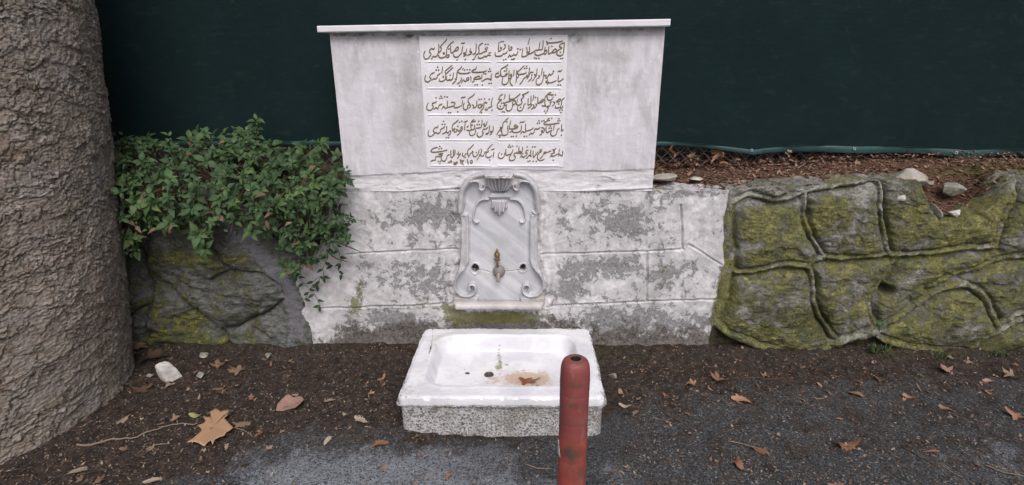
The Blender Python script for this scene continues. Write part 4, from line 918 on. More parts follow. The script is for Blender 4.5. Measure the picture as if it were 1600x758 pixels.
# pebbledash plinth
ring = V[0][loop].copy()
rows = []
for ins, zz in ((-.02, .13), (.004, .128), (.002, .124), (0.001, .10), (.003, .06), (.002, .02), (0.004, -.06)):
    R = ring.copy(); dirv = R[:, :2] - cen; dirv /= np.linalg.norm(dirv, axis=1)[:, None]
    R[:, :2] -= dirv * (ins + 0.006 + 0.0045 * np.abs(fbm(R[:, 0] * 40 + zz * 40, R[:, 1] * 40 + zz * 40, 4, 37))[:, None])
    R[:, 2] = zz
    rows.append(R)
i = np.arange(len(rows) - 1)[:, None] * nl + np.arange(nl)[None]
j = np.arange(len(rows) - 1)[:, None] * nl + (np.arange(nl)[None] + 1) % nl
mesh('plinth', np.concatenate(rows), np.stack([i + nl, j + nl, j, i], -1).reshape(-1, 4), m_pebbledash(), basin)
# drain fitting
c = on_z(764, 585.5, ZR - depth - 0.006)
V, Fc = lathe_vf([(.021, -.006), (.0225, .001), (.0215, .0035), (.0165, .003), (.013, -.004), (.012, -.02)], c, 32, True, True)
mesh('drain', V, Fc, m_simple('dark_drain_metal', (0.085, 0.075, 0.07), 0.5, 0.5, 0.35, 80, 0.3), basin)

# ================================================================== bollard
pb = on_z(899.5, 560, 0.75)
bol = thing('bollard', 'faded red plastic bollard with rounded top standing in front of the basin', 'bollard', (pb[0], pb[1], 0.0))
R0 = 0.0392
prof = [(R0, -.05)]
for zz in np.arange(0.0, 0.70, 0.010):
    prof.append((R0 + 0.0005 * math.sin(zz * 20), zz))
prof = [(r, z_) for r, z_ in prof if all(abs(z_ - s_) > 0.006 for s_ in (.565, .652, .445))]
for s_ in (.445, .565, .652):
    prof += [(R0 + .0002, s_ - .003), (R0 - .0003, s_ - .0006), (R0 - .0003, s_ + .0006), (R0 - .0001, s_ + .003)]
prof = sorted(prof, key=lambda p: p[1])
prof += [(R0 - .0003, .712), (R0 - .001, .724), (R0 - .0030, .735), (R0 - .0070, .7435), (R0 - .0120, .7475), (.022, .7490), (.018, .7496), (.0142, .7498), (.0138, .7494), (.0132, .747), (.0130, .74), (.0128, .60), (.0125, .30)]
V, Fc = lathe_vf(prof, (pb[0], pb[1], 0), 72, True, True)
bpx_, bpy_ = proj(V)
grime_dark = blobs(bpx_, bpy_, [(898, 662, 26, 9, .55), (897, 707, 30, 12, .95), (905, 740, 16, 20, .7), (893, 640, 18, 16, .3), (898, 570, 30, 6, .3), (903, 556, 9, 5, .8), (900, 604, 30, 2.5, .9), (900, 635, 30, 2, .8), (900, 688, 30, 3, .7), (890, 720, 8, 30, .5), (903, 560, 22, 8, .45)])  # grime bands and seam lines; shade of the top hole painted in too
scuff = blobs(bpx_, bpy_, [(912, 682, 6, 12, .55), (889, 655, 6, 8, .33), (882, 690, 5, 12, .35), (898, 634, 22, 1.8, .42), (900, 725, 10, 8, .25)])
mesh('post', V, Fc, m_bollard(), bol, attrs={'grime_dark': grime_dark, 'scuff': scuff, 'fresh': np.clip(sstep(.445, .452, V[:, 2]) * sstep(.515, .508, V[:, 2]) * .75, 0, 1)})
V, Fc = lathe_vf([(.0137, .7488), (.0126, .7484), (.0120, .70), (.0120, .62)], (pb[0], pb[1], 0), 32, False, True)
mesh('hole_shade', V, Fc, m_simple('hole_shade_black', (0.012, 0.010, 0.010), 0.8, 0.2, 0.3, 60), bol)  # added black liner, stands in for the shade inside the top hole
# remains of the reflective tape on its left flank
ta = np.linspace(rad(178), rad(212), 14); mbv = []
for zz in np.linspace(.452, .50, 6):
    for k_, t in enumerate(ta):
        lim = 1.0 - 0.55 * (zz - .452) / .05
        tt = ta[0] + (t - ta[0]) * lim
        mbv.append((pb[0] + (R0 + .0011) * math.cos(tt), pb[1] + (R0 + .0011) * math.sin(tt), zz))
tape = mesh('reflective_tape', mbv, grid_faces(6, 14), m_simple('torn_reflective_tape', (0.55, 0.56, 0.55), 0.4, 0.5, 0.35, 90), bol)
sm = tape.modifiers.new('thickness', 'SOLIDIFY'); sm.thickness = 0.0006

# ================================================================== plane tree trunk
sil = [(-40, 139), (0, 147), (120, 163), (200, 172), (300, 183), (400, 195), (500, 203), (560, 208), (600, 213), (625, 216)]
zr, cxr, cyr, rr_ = [], [], [], []
for zz in list(np.linspace(-0.06, 1.9, 50)) + list(np.linspace(2.0, 4.2, 10)):
    zc = min(zz, 1.65)
    r = 0.56 + 0.22 * math.exp(-max(zc, 0) / 0.55) + 0.02 * math.exp(-max(zc, 0) / 0.10)
    cy = -0.50 + 0.10 * zc
    # choose the axis so that the right flank meets the surveyed outline at this height
    best = None
    for cx_ in np.linspace(-3.2, -1.2, 401):
        P = np.array([cx_, cy, zc]); vec = P[:2] - CAM[:2]; L = np.hypot(*vec)
        a = math.asin(min(0.999, r / L)); t = math.atan2(vec[1], vec[0]) - a
        m_ = math.sqrt(L * L - r * r)
        T_ = np.array([CAM[0] + m_ * math.cos(t), CAM[1] + m_ * math.sin(t), zc])
        px, py = proj(T_)
        e = abs(px - np.interp(py, [s[0] for s in sil], [s[1] for s in sil]))
        if best is None or e < best[0]: best = (e, cx_)
    zr.append(zz); cxr.append(best[1]); cyr.append(cy); rr_.append(r if zz <= 1.65 else r - 0.03 * (zz - 1.65))
cxr = np.convolve(np.pad(cxr, 2, mode='edge'), np.ones(5) / 5, 'valid')
zf = np.concatenate([np.arange(-0.06, 1.85, 0.0028), np.linspace(1.87, 4.2, 30)])
th = np.concatenate([np.linspace(rad(-125), rad(60), 640), np.linspace(rad(62), rad(233), 40)])
TH, ZF = np.meshgrid(th, zf, indexing='ij')
Rr = np.interp(ZF, zr, rr_); CXf = np.interp(ZF, zr, cxr); CYf = np.interp(ZF, zr, cyr)
s_ = TH * 0.62                              # arc length
fl = 0.012 * np.exp(-np.maximum(ZF, 0) / 0.16) * (0.5 + 0.5 * np.sin(TH * 5 + 0.8)) + 0.02 * np.exp(-np.maximum(ZF, 0) / 0.5) * np.sin(TH * 3 + 2)
wx_, wz_ = s_ + 0.030 * fbm(s_ * 10, ZF * 10, 5, 1, .6), ZF + 0.030 * fbm(s_ * 10 + 7, ZF * 10, 5, 2, .6)
f1, f2, cid, dx_, dy_ = worley(wx_ / 0.036, wz_ / 0.026, 5)
g1, g2, gid, ex_, ey_ = worley(wx_ / 0.085, wz_ / 0.07, 15)
k1, k2, kid, kx_, ky_ = worley(wx_ / 0.014, wz_ / 0.011, 25)
crack = sstep(0.16, 0.02, f2 - f1); crack2 = sstep(0.10, 0.0, g2 - g1)
vis = sstep(-0.45, 0.25, fbm(s_ * 6, ZF * 6, 4, 29))
disp = vis * (0.0050 * cid - 0.0065 * dy_ - 0.0035 * dx_ * (cid - .5) - 0.0050 * crack) + 0.004 * gid - 0.0045 * ey_ - 0.004 * crack2 + 0.0020 * kid - 0.0022 * ky_
disp += 0.009 * fbm(s_ * 3, ZF * 2.4, 3, 7) + 0.0028 * fbm(s_ * 60, ZF * 80, 4, 9)
Rf = Rr + fl + 0.9 * disp
V = np.stack([CXf + Rf * np.cos(TH), CYf + Rf * np.sin(TH), ZF], -1).reshape(-1, 3)
tint = np.clip(0.25 + 0.35 * cid + 0.25 * gid + 0.25 * (kid - .5) + 0.12 * fbm(s_ * 4, ZF * 4, 4, 3), 0, 1)
tree = thing('plane_tree', 'thick tree trunk with scaly grey brown bark at the left edge', 'tree', (float(cxr[0]), float(cyr[0]), 0.0))
n1, n2 = len(th), len(zf)
Fq = grid_faces(n1, n2)
i = (n1 - 1) * n2 + np.arange(n2 - 1); j = np.arange(n2 - 1)
Fq = np.concatenate([Fq, np.stack([i, j, j + 1, i + 1], -1)])
mesh('trunk', V, Fq, m_bark(), tree, attrs={'tint': tint, 'crack': np.clip(vis * 0.6 * crack * sstep(.3, .7, cid) + 0.5 * crack2, 0, 0.8)})

# ================================================================== retaining walls of rubble, right and left
q7 = lambda L: [(1100 + a / 2.106, 220 + b / 2.106) for a, b in L]
q6 = lambda L: [(160 + a / 1.9425, 170 + b / 1.9425) for a, b in L]
# --- right wall
TOPR = np.array([(1128, 297), (1160, 294), (1210, 291), (1262, 288), (1330, 284), (1400, 281), (1428, 280), (1436, 300), (1446, 328), (1462, 345), (1505, 342), (1540, 322), (1565, 300), (1588, 279), (1620, 276), (1700, 277), (1850, 276), (2000, 277)])
tr = on_y(TOPR[:, 0], TOPR[:, 1])
nu, nv = 820, 400
xa = np.linspace(on_y(1113, 400)[0], 3.7, nu)
ztr = np.interp(xa, tr[:, 0], tr[:, 2]) + 0.007 * fbm(xa * 9, 0 * xa, 4, 51)
v = np.linspace(0, 1, nv)[None]
Z = -0.06 + (ztr[:, None] + 0.06) * v
pr_z = np.interp(Z, pr[::-1, 2], pr[::-1, 0])
X = np.repeat(xa[:, None], nv, 1)
sh_ = np.clip(1 - (X - xa[0]) / 0.30, 0, 1)
X = X + sh_ * (pr_z - 0.012 - xa[0])        # left edge follows the end of the fountain masonry
xw, yw = proj_y(X, Z, -0.02)
wx = xw + 2.6 * fbm(X * 7, Z * 7, 4, 52); wy = yw + 2.6 * fbm(X * 7 + 9, Z * 7, 4, 53)
RIBS = [([(340, 165), (333, 210), (335, 260), (365, 330), (400, 382)], 5, .020), ([(400, 384), (480, 388), (560, 380), (610, 366)], 5, .020), ([(577, 125), (584, 200), (590, 280), (600, 365)], 4.5, .026),
        ([(610, 372), (700, 374), (780, 362), (860, 352), (965, 347)], 5, .026), ([(100, 432), (180, 425), (260, 406), (330, 408), (352, 425), (358, 480), (366, 530), (388, 590), (432, 645)], 5, .026),
        ([(345, 415), (365, 395), (400, 384)], 6, .022), ([(590, 605), (650, 575), (720, 525), (780, 485), (840, 474), (890, 485), (925, 520), (950, 570), (968, 605)], 6.5, .030),
        ([(40, 605), (80, 635), (130, 655), (210, 688), (300, 700), (380, 692), (430, 665), (480, 650), (560, 625)], 8, .036), ([(580, 655), (680, 682), (780, 690), (860, 700), (940, 716), (1053, 700), (1300, 690), (1700, 700)], 8, .034),
        ([(570, 610), (552, 560), (556, 520), (585, 470), (640, 380)], 5, .014), ([(740, 480), (800, 450), (880, 425), (960, 396), (1053, 382), (1200, 390)], 6, .018), ([(968, 605), (1010, 590), (1060, 565), (1200, 520)], 5, .02), ([(880, 690), (930, 650), (1000, 615), (1060, 590)], 5, .018),
        ([(1042, 105), (1010, 200), (985, 260), (960, 345)], 7, .026), ([(100, 205), (90, 300), (95, 400), (70, 520), (45, 600)], 6, .016), ([(320, 165), (440, 148), (575, 128)], 7, .022),
        ([(575, 625), (560, 680), (530, 720)], 5, .026), ([(100, 205), (160, 180), (240, 200), (330, 168)], 6, .018),
        ([(1200, 390), (1230, 480), (1200, 520), (1260, 640), (1240, 690)], 6, .024), ([(1180, 110), (1210, 240), (1200, 390)], 6, .024), ([(1400, 110), (1380, 300), (1200, 390)], 6, .024), ([(1380, 300), (1500, 420), (1450, 690)], 6, .024)]
rib = np.zeros(X.shape); dmin = np.full(X.shape, 99.0); ribd = np.zeros(X.shape); und = np.zeros(X.shape)
for pts, wd, h in RIBS:
    L = smooth_line(q7(pts), 4)
    dd, sd_ = segdist(wx, wy, L)
    wd = wd * 1.0
    dmin = np.minimum(dmin, np.maximum(dd - wd * 0.5, 0))
    ribd = np.maximum(ribd, h * np.clip(1 - (dd / wd) ** 2, 0, 1) ** 0.8)
    dsh, _ = segdist(wx - 2.5, wy - 7.5, L)      # the stone face is undercut below each mortar seam
    und = np.maximum(und, np.exp(-(dsh / 6.0) ** 2))
    rib = np.maximum(rib, np.exp(-(dd / (wd * 0.75)) ** 2) * (0.85 + 0.5 * fbm(X * 10, Z * 10, 3, 57)))
bul = 0.034 * (1 - np.exp(-dmin / 14.0)) - 0.022 * np.exp(-(dmin / 4.0) ** 2)
d = 0.020 + bul - 0.034 * und * np.clip(1 - ribd / 0.02, 0, 1) + ribd * 1.12 + 0.012 * fbm(X * 4.5, Z * 4.5, 6, 54, .55) + 0.006 * fbm(X * 15, Z * 18, 6, 55, .6)
f1, f2, cid, ox_, oy_ = worley((X + 0.05 * fbm(X * 6, Z * 6, 3, 2)) / 0.11, (Z + 0.04 * fbm(X * 6, Z * 6, 3, 8)) / 0.055, 77)
d += 0.011 * (cid - 0.5) * sstep(0.02, 0.15, f2 - f1)
botl = np.array(q7([(40, 615), (80, 645), (130, 664), (210, 696), (300, 708), (380, 700), (430, 680), (480, 668), (560, 640), (600, 668), (680, 692), (780, 700), (860, 710), (940, 726), (1053, 712), (1300, 705), (1900, 705)]))
under = yw - np.interp(xw, botl[:, 0], botl[:, 1])
un = sstep(0, 5, under)
d = d * (1 - un) + un * (-0.03 + 0.008 * fbm(X * 20, Z * 20, 4, 56))
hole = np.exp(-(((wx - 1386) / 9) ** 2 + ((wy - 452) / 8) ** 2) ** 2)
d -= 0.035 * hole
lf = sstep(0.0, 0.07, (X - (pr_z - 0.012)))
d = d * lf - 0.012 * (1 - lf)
d -= 0.018 * np.clip((Z / ztr[:, None] - 0.9) / 0.1, 0, 1) ** 2
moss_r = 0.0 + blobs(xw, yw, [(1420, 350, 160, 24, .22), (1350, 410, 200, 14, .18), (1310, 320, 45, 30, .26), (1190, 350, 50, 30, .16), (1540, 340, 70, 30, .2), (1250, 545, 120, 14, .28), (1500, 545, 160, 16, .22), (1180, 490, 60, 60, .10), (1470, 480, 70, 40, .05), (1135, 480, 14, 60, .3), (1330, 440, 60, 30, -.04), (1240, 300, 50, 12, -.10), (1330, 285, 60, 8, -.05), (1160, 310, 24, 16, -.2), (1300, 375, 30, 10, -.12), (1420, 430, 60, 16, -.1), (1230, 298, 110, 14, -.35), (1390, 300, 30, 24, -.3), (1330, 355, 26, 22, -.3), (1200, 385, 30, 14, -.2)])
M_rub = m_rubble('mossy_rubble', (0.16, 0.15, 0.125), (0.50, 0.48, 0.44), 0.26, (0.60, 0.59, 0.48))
w_r = thing('retaining_wall', 'mossy rubble retaining wall with raised mortar seams right of the white fountain', 'wall', (2.3, 0, 0))
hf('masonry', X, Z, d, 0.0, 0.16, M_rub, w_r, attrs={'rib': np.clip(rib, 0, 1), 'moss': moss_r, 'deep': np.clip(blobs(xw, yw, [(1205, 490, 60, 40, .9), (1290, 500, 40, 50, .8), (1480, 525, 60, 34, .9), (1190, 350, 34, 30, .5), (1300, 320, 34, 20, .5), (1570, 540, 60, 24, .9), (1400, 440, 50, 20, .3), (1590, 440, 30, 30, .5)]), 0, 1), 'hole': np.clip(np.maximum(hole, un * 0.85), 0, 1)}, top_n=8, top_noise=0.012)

# --- left wall
xa = np.linspace(-3.9, on_y(486, 450)[0], 460)
ztl = 0.895 + 0.02 * fbm(xa * 5, 0 * xa, 4, 61)
nv = 300
v = np.linspace(0, 1, nv)[None]
Z = -0.06 + (ztl[:, None] + 0.06) * v
X = np.repeat(xa[:, None], nv, 1)
xw, yw = proj_y(X, Z, -0.02)
wx = xw + 4 * fbm(X * 6, Z * 6, 4, 62); wy = yw + 4 * fbm(X * 6 + 9, Z * 6, 4, 63)
GRV = [[(120, 495), (180, 540), (240, 590), (300, 640), (340, 670), (368, 705), (372, 760)], [(105, 440), (128, 530), (142, 595), (130, 680)], [(325, 525), (370, 500), (430, 492), (490, 505), (530, 540), (548, 575)], [(368, 672), (430, 662), (490, 632), (548, 588)],
       [(330, 430), (400, 500)], [(60, 400), (-60, 480), (-180, 470)], [(-60, 480), (-100, 640), (-80, 760)], [(-180, 470), (-420, 540), (-640, 500)], [(-420, 540), (-380, 760)], [(140, 595), (40, 640), (-80, 620)], [(-300, 300), (-180, 470)], [(60, 250), (60, 400)]]
dmin = np.full(X.shape, 99.0); grv = np.zeros(X.shape)
for pts in GRV:
    dd, sd_ = segdist(wx, wy, smooth_line(q6(pts), 4))
    dmin = np.minimum(dmin, dd)
d = 0.036 * (1 - np.exp(-dmin / 10.0)) - 0.014 * np.exp(-(dmin / 2.0) ** 2) + 0.038 * fbm(X * 3.0, Z * 3.0, 6, 64, .55) + 0.008 * fbm(X * 12, Z * 22, 6, 65, .6)
bd, _ = segdist(wx, wy, smooth_line(q6([(400, 330), (430, 380), (462, 440), (520, 485), (556, 540), (572, 600), (585, 660), (605, 740)]), 4))
band = np.exp(-(bd / 14.0) ** 2)
d = d * (1 - 0.75 * band) + 0.02 * band
e_ = (xa[-1] - X)
d = d * sstep(0.0, 0.09, e_) - 0.03 * (1 - sstep(0.0, 0.03, e_))
d -= 0.03 * sstep(0.06, -0.02, Z)
rib = np.clip(band * 1.1 + 0.35 * sstep(-0.1, 0.4, fbm(X * 5, Z * 5, 4, 66)) * 0.4, 0, 1)
moss_l = blobs(xw, yw, [(300, 400, 90, 40, .12), (250, 520, 90, 30, .25), (340, 540, 100, 14, .4), (390, 450, 40, 24, .06), (440, 420, 40, 60, -.4), (455, 500, 30, 60, -.4), (300, 440, 40, 20, -.06)])
M_lrub = m_rubble('shaded_boulders', (0.080, 0.086, 0.078), (0.25, 0.255, 0.24), 0.02, (0.31, 0.295, 0.34))  # stone colour darkened to carry the shade of shrubs and tree
w_l = thing('retaining_wall', 'shaded grey boulder wall under the green shrubs between tree and fountain', 'wall', (-2.4, 0, 0))
hf('masonry', X, Z, d, 0.012, 0.16, M_lrub, w_l, attrs={'rib': rib, 'moss': moss_l, 'deep': 0.35 * sstep(470, 540, yw), 'hole': 0 * rib + 0.55 * np.exp(-(dmin / 1.6) ** 2)}, top_n=6, top_noise=0.012)

# ================================================================== soil bank behind the walls
def ztop_at(x):
    return np.where(x < -0.8, 0.895, np.where(x < on_y(1128, 300)[0], ztop_m, np.interp(x, tr[:, 0], tr[:, 2])))
def zbank(x, y):
    f = ztop_at(x) - 0.012
    b = np.interp(x, [-4, -1, .6, 1.2, 1.9, 2.2, 4], [.92, .915, .905, .918, .958, .968, .968])
    t = sstep(0.04, 0.42, y)
    z = f * (1 - t) + b * t
    z = z + 0.04 * sstep(0.44, 0.65, y) + 0.14 * sstep(0.65, 1.0, y) + 0.35 * sstep(0.9, 6, y)
    return z + 0.010 * fbm(x * 7, y * 7, 4, 71) * sstep(0, .1, y) + 0.005 * fbm(x * 30, y * 30, 4, 72)
xb = np.concatenate([np.linspace(-12, -4, 10), np.linspace(-3.9, -0.9, 120), np.linspace(-0.88, 0.6, 40), np.linspace(0.61, 3.7, 320), np.linspace(4, 12, 10)])
yb = np.concatenate([np.linspace(0.02, 0.60, 90), np.linspace(0.62, 1.2, 20), np.array([2, 4, 8, 14])])
BX, BY = np.meshgrid(xb, yb, indexing='ij')
bz = zbank(BX, BY)
bpx2, bpy2 = proj(np.stack([BX, BY, bz], -1))
gr_b = blobs(bpx2, bpy2, [(1540, 265, 60, 12, .8), (1480, 268, 20, 6, .6), (1180, 289, 60, 5, .6), (1600, 260, 50, 10, .7)])
bank = mesh('soil_bank', np.stack([BX, BY, bz], -1).reshape(-1, 3), grid_faces(len(xb), len(yb)), m_soilbank(), None, (0, 0, 0), True, {'green': gr_b})
tag(bank, 'reddish brown soil bank strewn with needles behind the retaining wall', 'soil bank', kind='structure')

# ================================================================== green screened fence
YF = 0.40
fence = thing('fence', 'tall dark green shade cloth fence laced over wire mesh behind the wall', 'fence', (0, YF, 0.93))
bot = np.array([(-900, 228), (400, 226), (1030, 227), (1060, 227.5), (1100, 231), (1140, 236), (1176, 241), (1200, 238.5), (1240, 237), (1290, 237), (1340, 238.5), (1400, 239), (1450, 241), (1515, 245.5), (1560, 243), (1600, 244), (1800, 243), (2600, 243)])
bp = on_y(bot[:, 0], bot[:, 1], YF)
xa = np.linspace(-5.5, 5.5, 420)
zb_ = np.interp(xa, bp[:, 0], bp[:, 2])
v = np.linspace(0, 1, 120)[None] ** 1.5
X = np.repeat(xa[:, None], 120, 1); Z = zb_[:, None] + (2.7 - zb_[:, None]) * v
d = 0.016 * fbm(X * 0.9, Z * 0.6, 3, 81) + 0.003 * fbm(X * 2.2 + Z * 1.2, Z * 0.9, 3, 82) + 0.0012 * fbm(X * 9, Z * 5, 4, 85)
lowz = np.exp(-(Z - zb_[:, None]) / 0.10)
d += 0.014 * lowz * np.sin(X * 11 + 0.7) + 0.006 * lowz * perlin(X * 14, 0 * X, 4)
M_t = m_tarp()
hf('shade_cloth', X, Z, d, YF, 0.0, M_t, fence, top_n=1)
# hem: folded double strip along the lower edge
M_hem = m_simple('teal_hem', (0.022, 0.058, 0.060), 0.5, 0.3, 0.35, 40, bump=0.3)
hw = np.interp(xa, [0, 1.0, 1.25, 1.5, 2.2], [.022, .022, .026, .034, .038])
hv = np.array([0, .1, .5, .9, 1.0])[None]
Zh = zb_[:, None] - 0.002 + hw[:, None] * hv
Xh = np.repeat(xa[:, None], 5, 1)
lowh = np.exp(-(Zh - zb_[:, None]) / 0.10)
dh = 0.016 * fbm(Xh * 0.9, Zh * 0.6, 3, 81) + 0.003 * fbm(Xh * 2.2 + Zh * 1.2, Zh * 0.9, 3, 82) + 0.0012 * fbm(Xh * 9, Zh * 5, 4, 85) + 0.014 * lowh * np.sin(Xh * 11 + .7) + 0.006 * lowh * perlin(Xh * 14, 0 * Xh, 4)
dh += 0.004 + np.array([0, .0022, .001, .0022, -.002])[None]
hf('hem', Xh, Zh, dh, YF, 0.0, M_hem, fence, top_n=1)
M_ring = m_simple('dull_eyelet_metal', (0.40, 0.45, 0.45), 0.4, 0.5, 0.2, 50, 0.5)
for px, py in ((1178, 236.2), (1340, 234.2), (1502, 240), (1018, 223), (1664, 240)):
    c = on_y(px, py, YF - 0.045)
    P = [c + np.array([0.0062 * math.cos(t), 0, 0.0062 * math.sin(t)]) for t in np.linspace(0, 2 * math.pi, 19)]
    V, Fc = tube_vf(P, .0022, 6, False)
    # press the ring against the cloth
    j = np.argmin(np.abs(xa - c[0])); k = np.argmin(np.abs(Z[j] - c[2]))
    V[:, 1] += (YF - max(dh[j].max(), d[j, k]) - 0.002) - c[1]
    mesh('eyelet', V, Fc, M_ring, fence)
mb = MB()
for k in np.arange(-5.4, 5.4, 0.066):
    for s_ in (-1, 1):
        x0, z0, x1, z1 = k, 0.86, k + s_ * 1.0, 1.86
        n = 8
        P = [(x0 + (x1 - x0) * t, YF + 0.045 + 0.004 * s_, z0 + (z1 - z0) * t) for t in np.linspace(0, 1, n)]
        V, Fc = tube_vf(P, .0017, 4, False); mb.add(V, Fc)
mb.build('wire_mesh', m_simple('rusty_wire', (0.20, 0.185, 0.17), 0.6, 0.4, 0.4, 60, 0.4), fence)
for x in (-3.6, -1.4, 0.5, 2.9, 5.0):
    V, Fc = tube_vf([(x, YF + 0.10, 0.6), (x, YF + 0.10, 2.68)], .024, 12)
    mesh('post', V, Fc, bpy.data.materials['rusty_wire'], fence)

# ================================================================== stones
def stone(name, label, c, size, mat, seed, rot=0.0, flat=1.0, group=None, jag=0.25, tilt=0.0):
    """an irregular broken stone: size = full width, depth, height"""
    rs = np.random.default_rng(seed)
    bm = bmesh.new(); bmesh.ops.create_icosphere(bm, subdivisions=4, radius=1.0)
    V = np.array([v_.co[:] for v_ in bm.verts]); Fc = [[v_.index for v_ in f.verts] for f in bm.faces]; bm.free()
    for _ in range(9):                      # knock flat facets into it
        n = rs.normal(size=3); n /= np.linalg.norm(n); h = rs.uniform(0.34, 0.72)
        e = V @ n; V = V - np.maximum(e - h, 0)[:, None] * n[None] * 0.92
    V *= 1 + jag * 0.22 * fbm(V[:, 0] * 2 + seed, V[:, 1] * 2 + V[:, 2] * 1.7, 4, seed)[:, None]
    V = V / (np.abs(V).max(0)) * np.array(size) / 2
    ct, st = math.cos(tilt), math.sin(tilt)
    V = np.stack([V[:, 0] * ct - V[:, 2] * st, V[:, 1], V[:, 0] * st + V[:, 2] * ct], 1)
    cr, sr = math.cos(rot), math.sin(rot)
    V = np.stack([V[:, 0] * cr - V[:, 1] * sr, V[:, 0] * sr + V[:, 1] * cr, V[:, 2]], 1) + np.array(c)
    o = mesh(name, V, Fc, mat, None, (c[0], c[1], V[:, 2].min()))
    return tag(o, label, 'stone', group)
M_white = m_rock('white_limestone', (0.40, 0.37, 0.33), (0.64, 0.62, 0.60))
M_greyr = m_rock('grey_fieldstone', (0.16, 0.15, 0.12), (0.36, 0.345, 0.30))
M_paler = m_rock('pale_broken_stone', (0.30, 0.27, 0.235), (0.50, 0.475, 0.43))
p = on_z(264, 603, 0.0)
stone('stone', 'white angular rock lying on dark soil beside the tree foot', (p[0], p[1] + .03, 0.055), (0.098, 0.085, 0.15), M_white, 3, 0.5, tilt=0.28)
p = on_y(1483, 300, 0.16); stone('stone', 'rounded grey stone sitting in the broken gap of the mossy wall', p, (0.115, 0.10, 0.095), M_greyr, 5, 0.2)
p = on_y(1459, 329, 0.05); stone('stone', 'pale tilted slab of stone at the left edge of the wall gap', p, (0.10, 0.09, 0.035), M_paler, 8, 0.0, tilt=-0.85)
p = on_y(1491, 333, 0.05); stone('stone', 'small bright white rock at the bottom of the wall gap', p, (0.075, 0.06, 0.038), M_white, 12, 0.2, tilt=0.1)
p = on_y(1410, 280, 0.09); stone('stone', 'large pale block of stone on the wall top just left of the gap', (p[0], p[1], p[2] - .012), (0.20, 0.20, 0.135), M_paler, 21, 0.1)
p = on_y(1405, 309, -0.02); stone('stone', 'small yellowish rock set under the pale block on the wall', p, (0.065, 0.06, 0.045), M_paler, 25, 0.4)
p = on_y(1526, 285, 0.18); stone('stone', 'grey pebble beside the rounded stone, left of a close pair', p, (0.030, 0.03, 0.026), M_paler, 31)
p = on_y(1539, 286, 0.17); stone('stone', 'grey pebble beside the rounded stone, right of a close pair', p, (0.030, 0.03, 0.028), M_paler, 32)
p = on_y(1436, 346, -0.035); stone('stone', 'small white chip embedded in the wall face below the tilted slab', p, (0.055, 0.05, 0.036), M_white, 35, tilt=0.5)
p = on_y(1453, 285, 0.20); stone('stone', 'flat brown stone half buried in the soil between pale block and rounded stone', p, (0.06, 0.05, 0.022), M_greyr, 38)
p = on_y(1040, 276, 0.15); stone('stone', 'flat grey stone lying on the soil bank right beside the fountain', (p[0], p[1], p[2] - .004), (0.19, 0.13, 0.028), M_paler, 41, 0.1)
p = on_y(1085, 279, 0.16); stone('stone', 'thin cracked stone flake beside the flat grey stone on the soil bank', (p[0], p[1], p[2] - .002), (0.09, 0.07, 0.02), M_paler, 43, 0.4)
p = on_y(1352, 287, 0.07); stone('stone', 'low mossy coping stone lying along the wall top left of the pale block', (p[0], p[1], p[2] - .014), (0.20, 0.14, 0.05), M_greyr, 47, 0.05)
for i, (px, py, w_, lb) in enumerate([(958, 578, .055, 'black and white chipped stone on the soil right of the basin'), (318, 556, .05, 'grey blue stone at the boulder wall foot behind the white rock'), (420, 556, .045, 'small greenish grey stone at the wall foot left of the fountain masonry'),
                                      (312, 585, .05, 'flat dull green pebble just right of the white rock'), (235, 588, .035, 'dark pebble touching the tree foot near the white rock')]):
    p = on_z(px, py, 0.03); stone('stone', lb, (p[0], p[1], gh(p[0], p[1]) + .012), (w_, w_ * .8, w_ * .6), M_greyr, 60 + i, i)

# ================================================================== leaves
LOBES = [(-2.05, .62), (-1.02, .86), (0.0, 1.0), (1.02, .86), (2.05, .62)]
def leaf_outline(kind, rs, n=64):
    th_ = np.linspace(-math.pi, math.pi, n, endpoint=False)
    if kind == 'lobed':
        r = np.full(n, 0.34)
        for c_, a_ in LOBES:
            a_ = a_ * rs.uniform(.85, 1.1); c_ = c_ + rs.uniform(-.1, .1)
            dlt = np.abs(th_ - c_)
            r = np.maximum(r, a_ * np.clip(1 - dlt / 0.62, 0, 1) ** 0.8 + 0.18 * (dlt < .55))
        r *= 1 + 0.07 * np.sin(th_ * 17 + rs.uniform(0, 6)) + 0.05 * rs.normal(size=n)
        r = np.where(np.abs(th_) > 2.75, r * 0.65, r)
    elif kind == 'oak':
        r = 0.42 / np.sqrt((np.cos(th_)) ** 2 * 0.22 + np.sin(th_) ** 2) * (1 + 0.20 * np.sin(th_ * 9 + rs.uniform(0, 6)))
        r = np.minimum(r, 1.0)
    else:
        r = 0.36 / np.sqrt((np.cos(th_)) ** 2 * 0.15 + np.sin(th_) ** 2)
        r = np.minimum(r, 1.0) * (1 + 0.05 * np.sin(th_ * 11))
    return th_, r
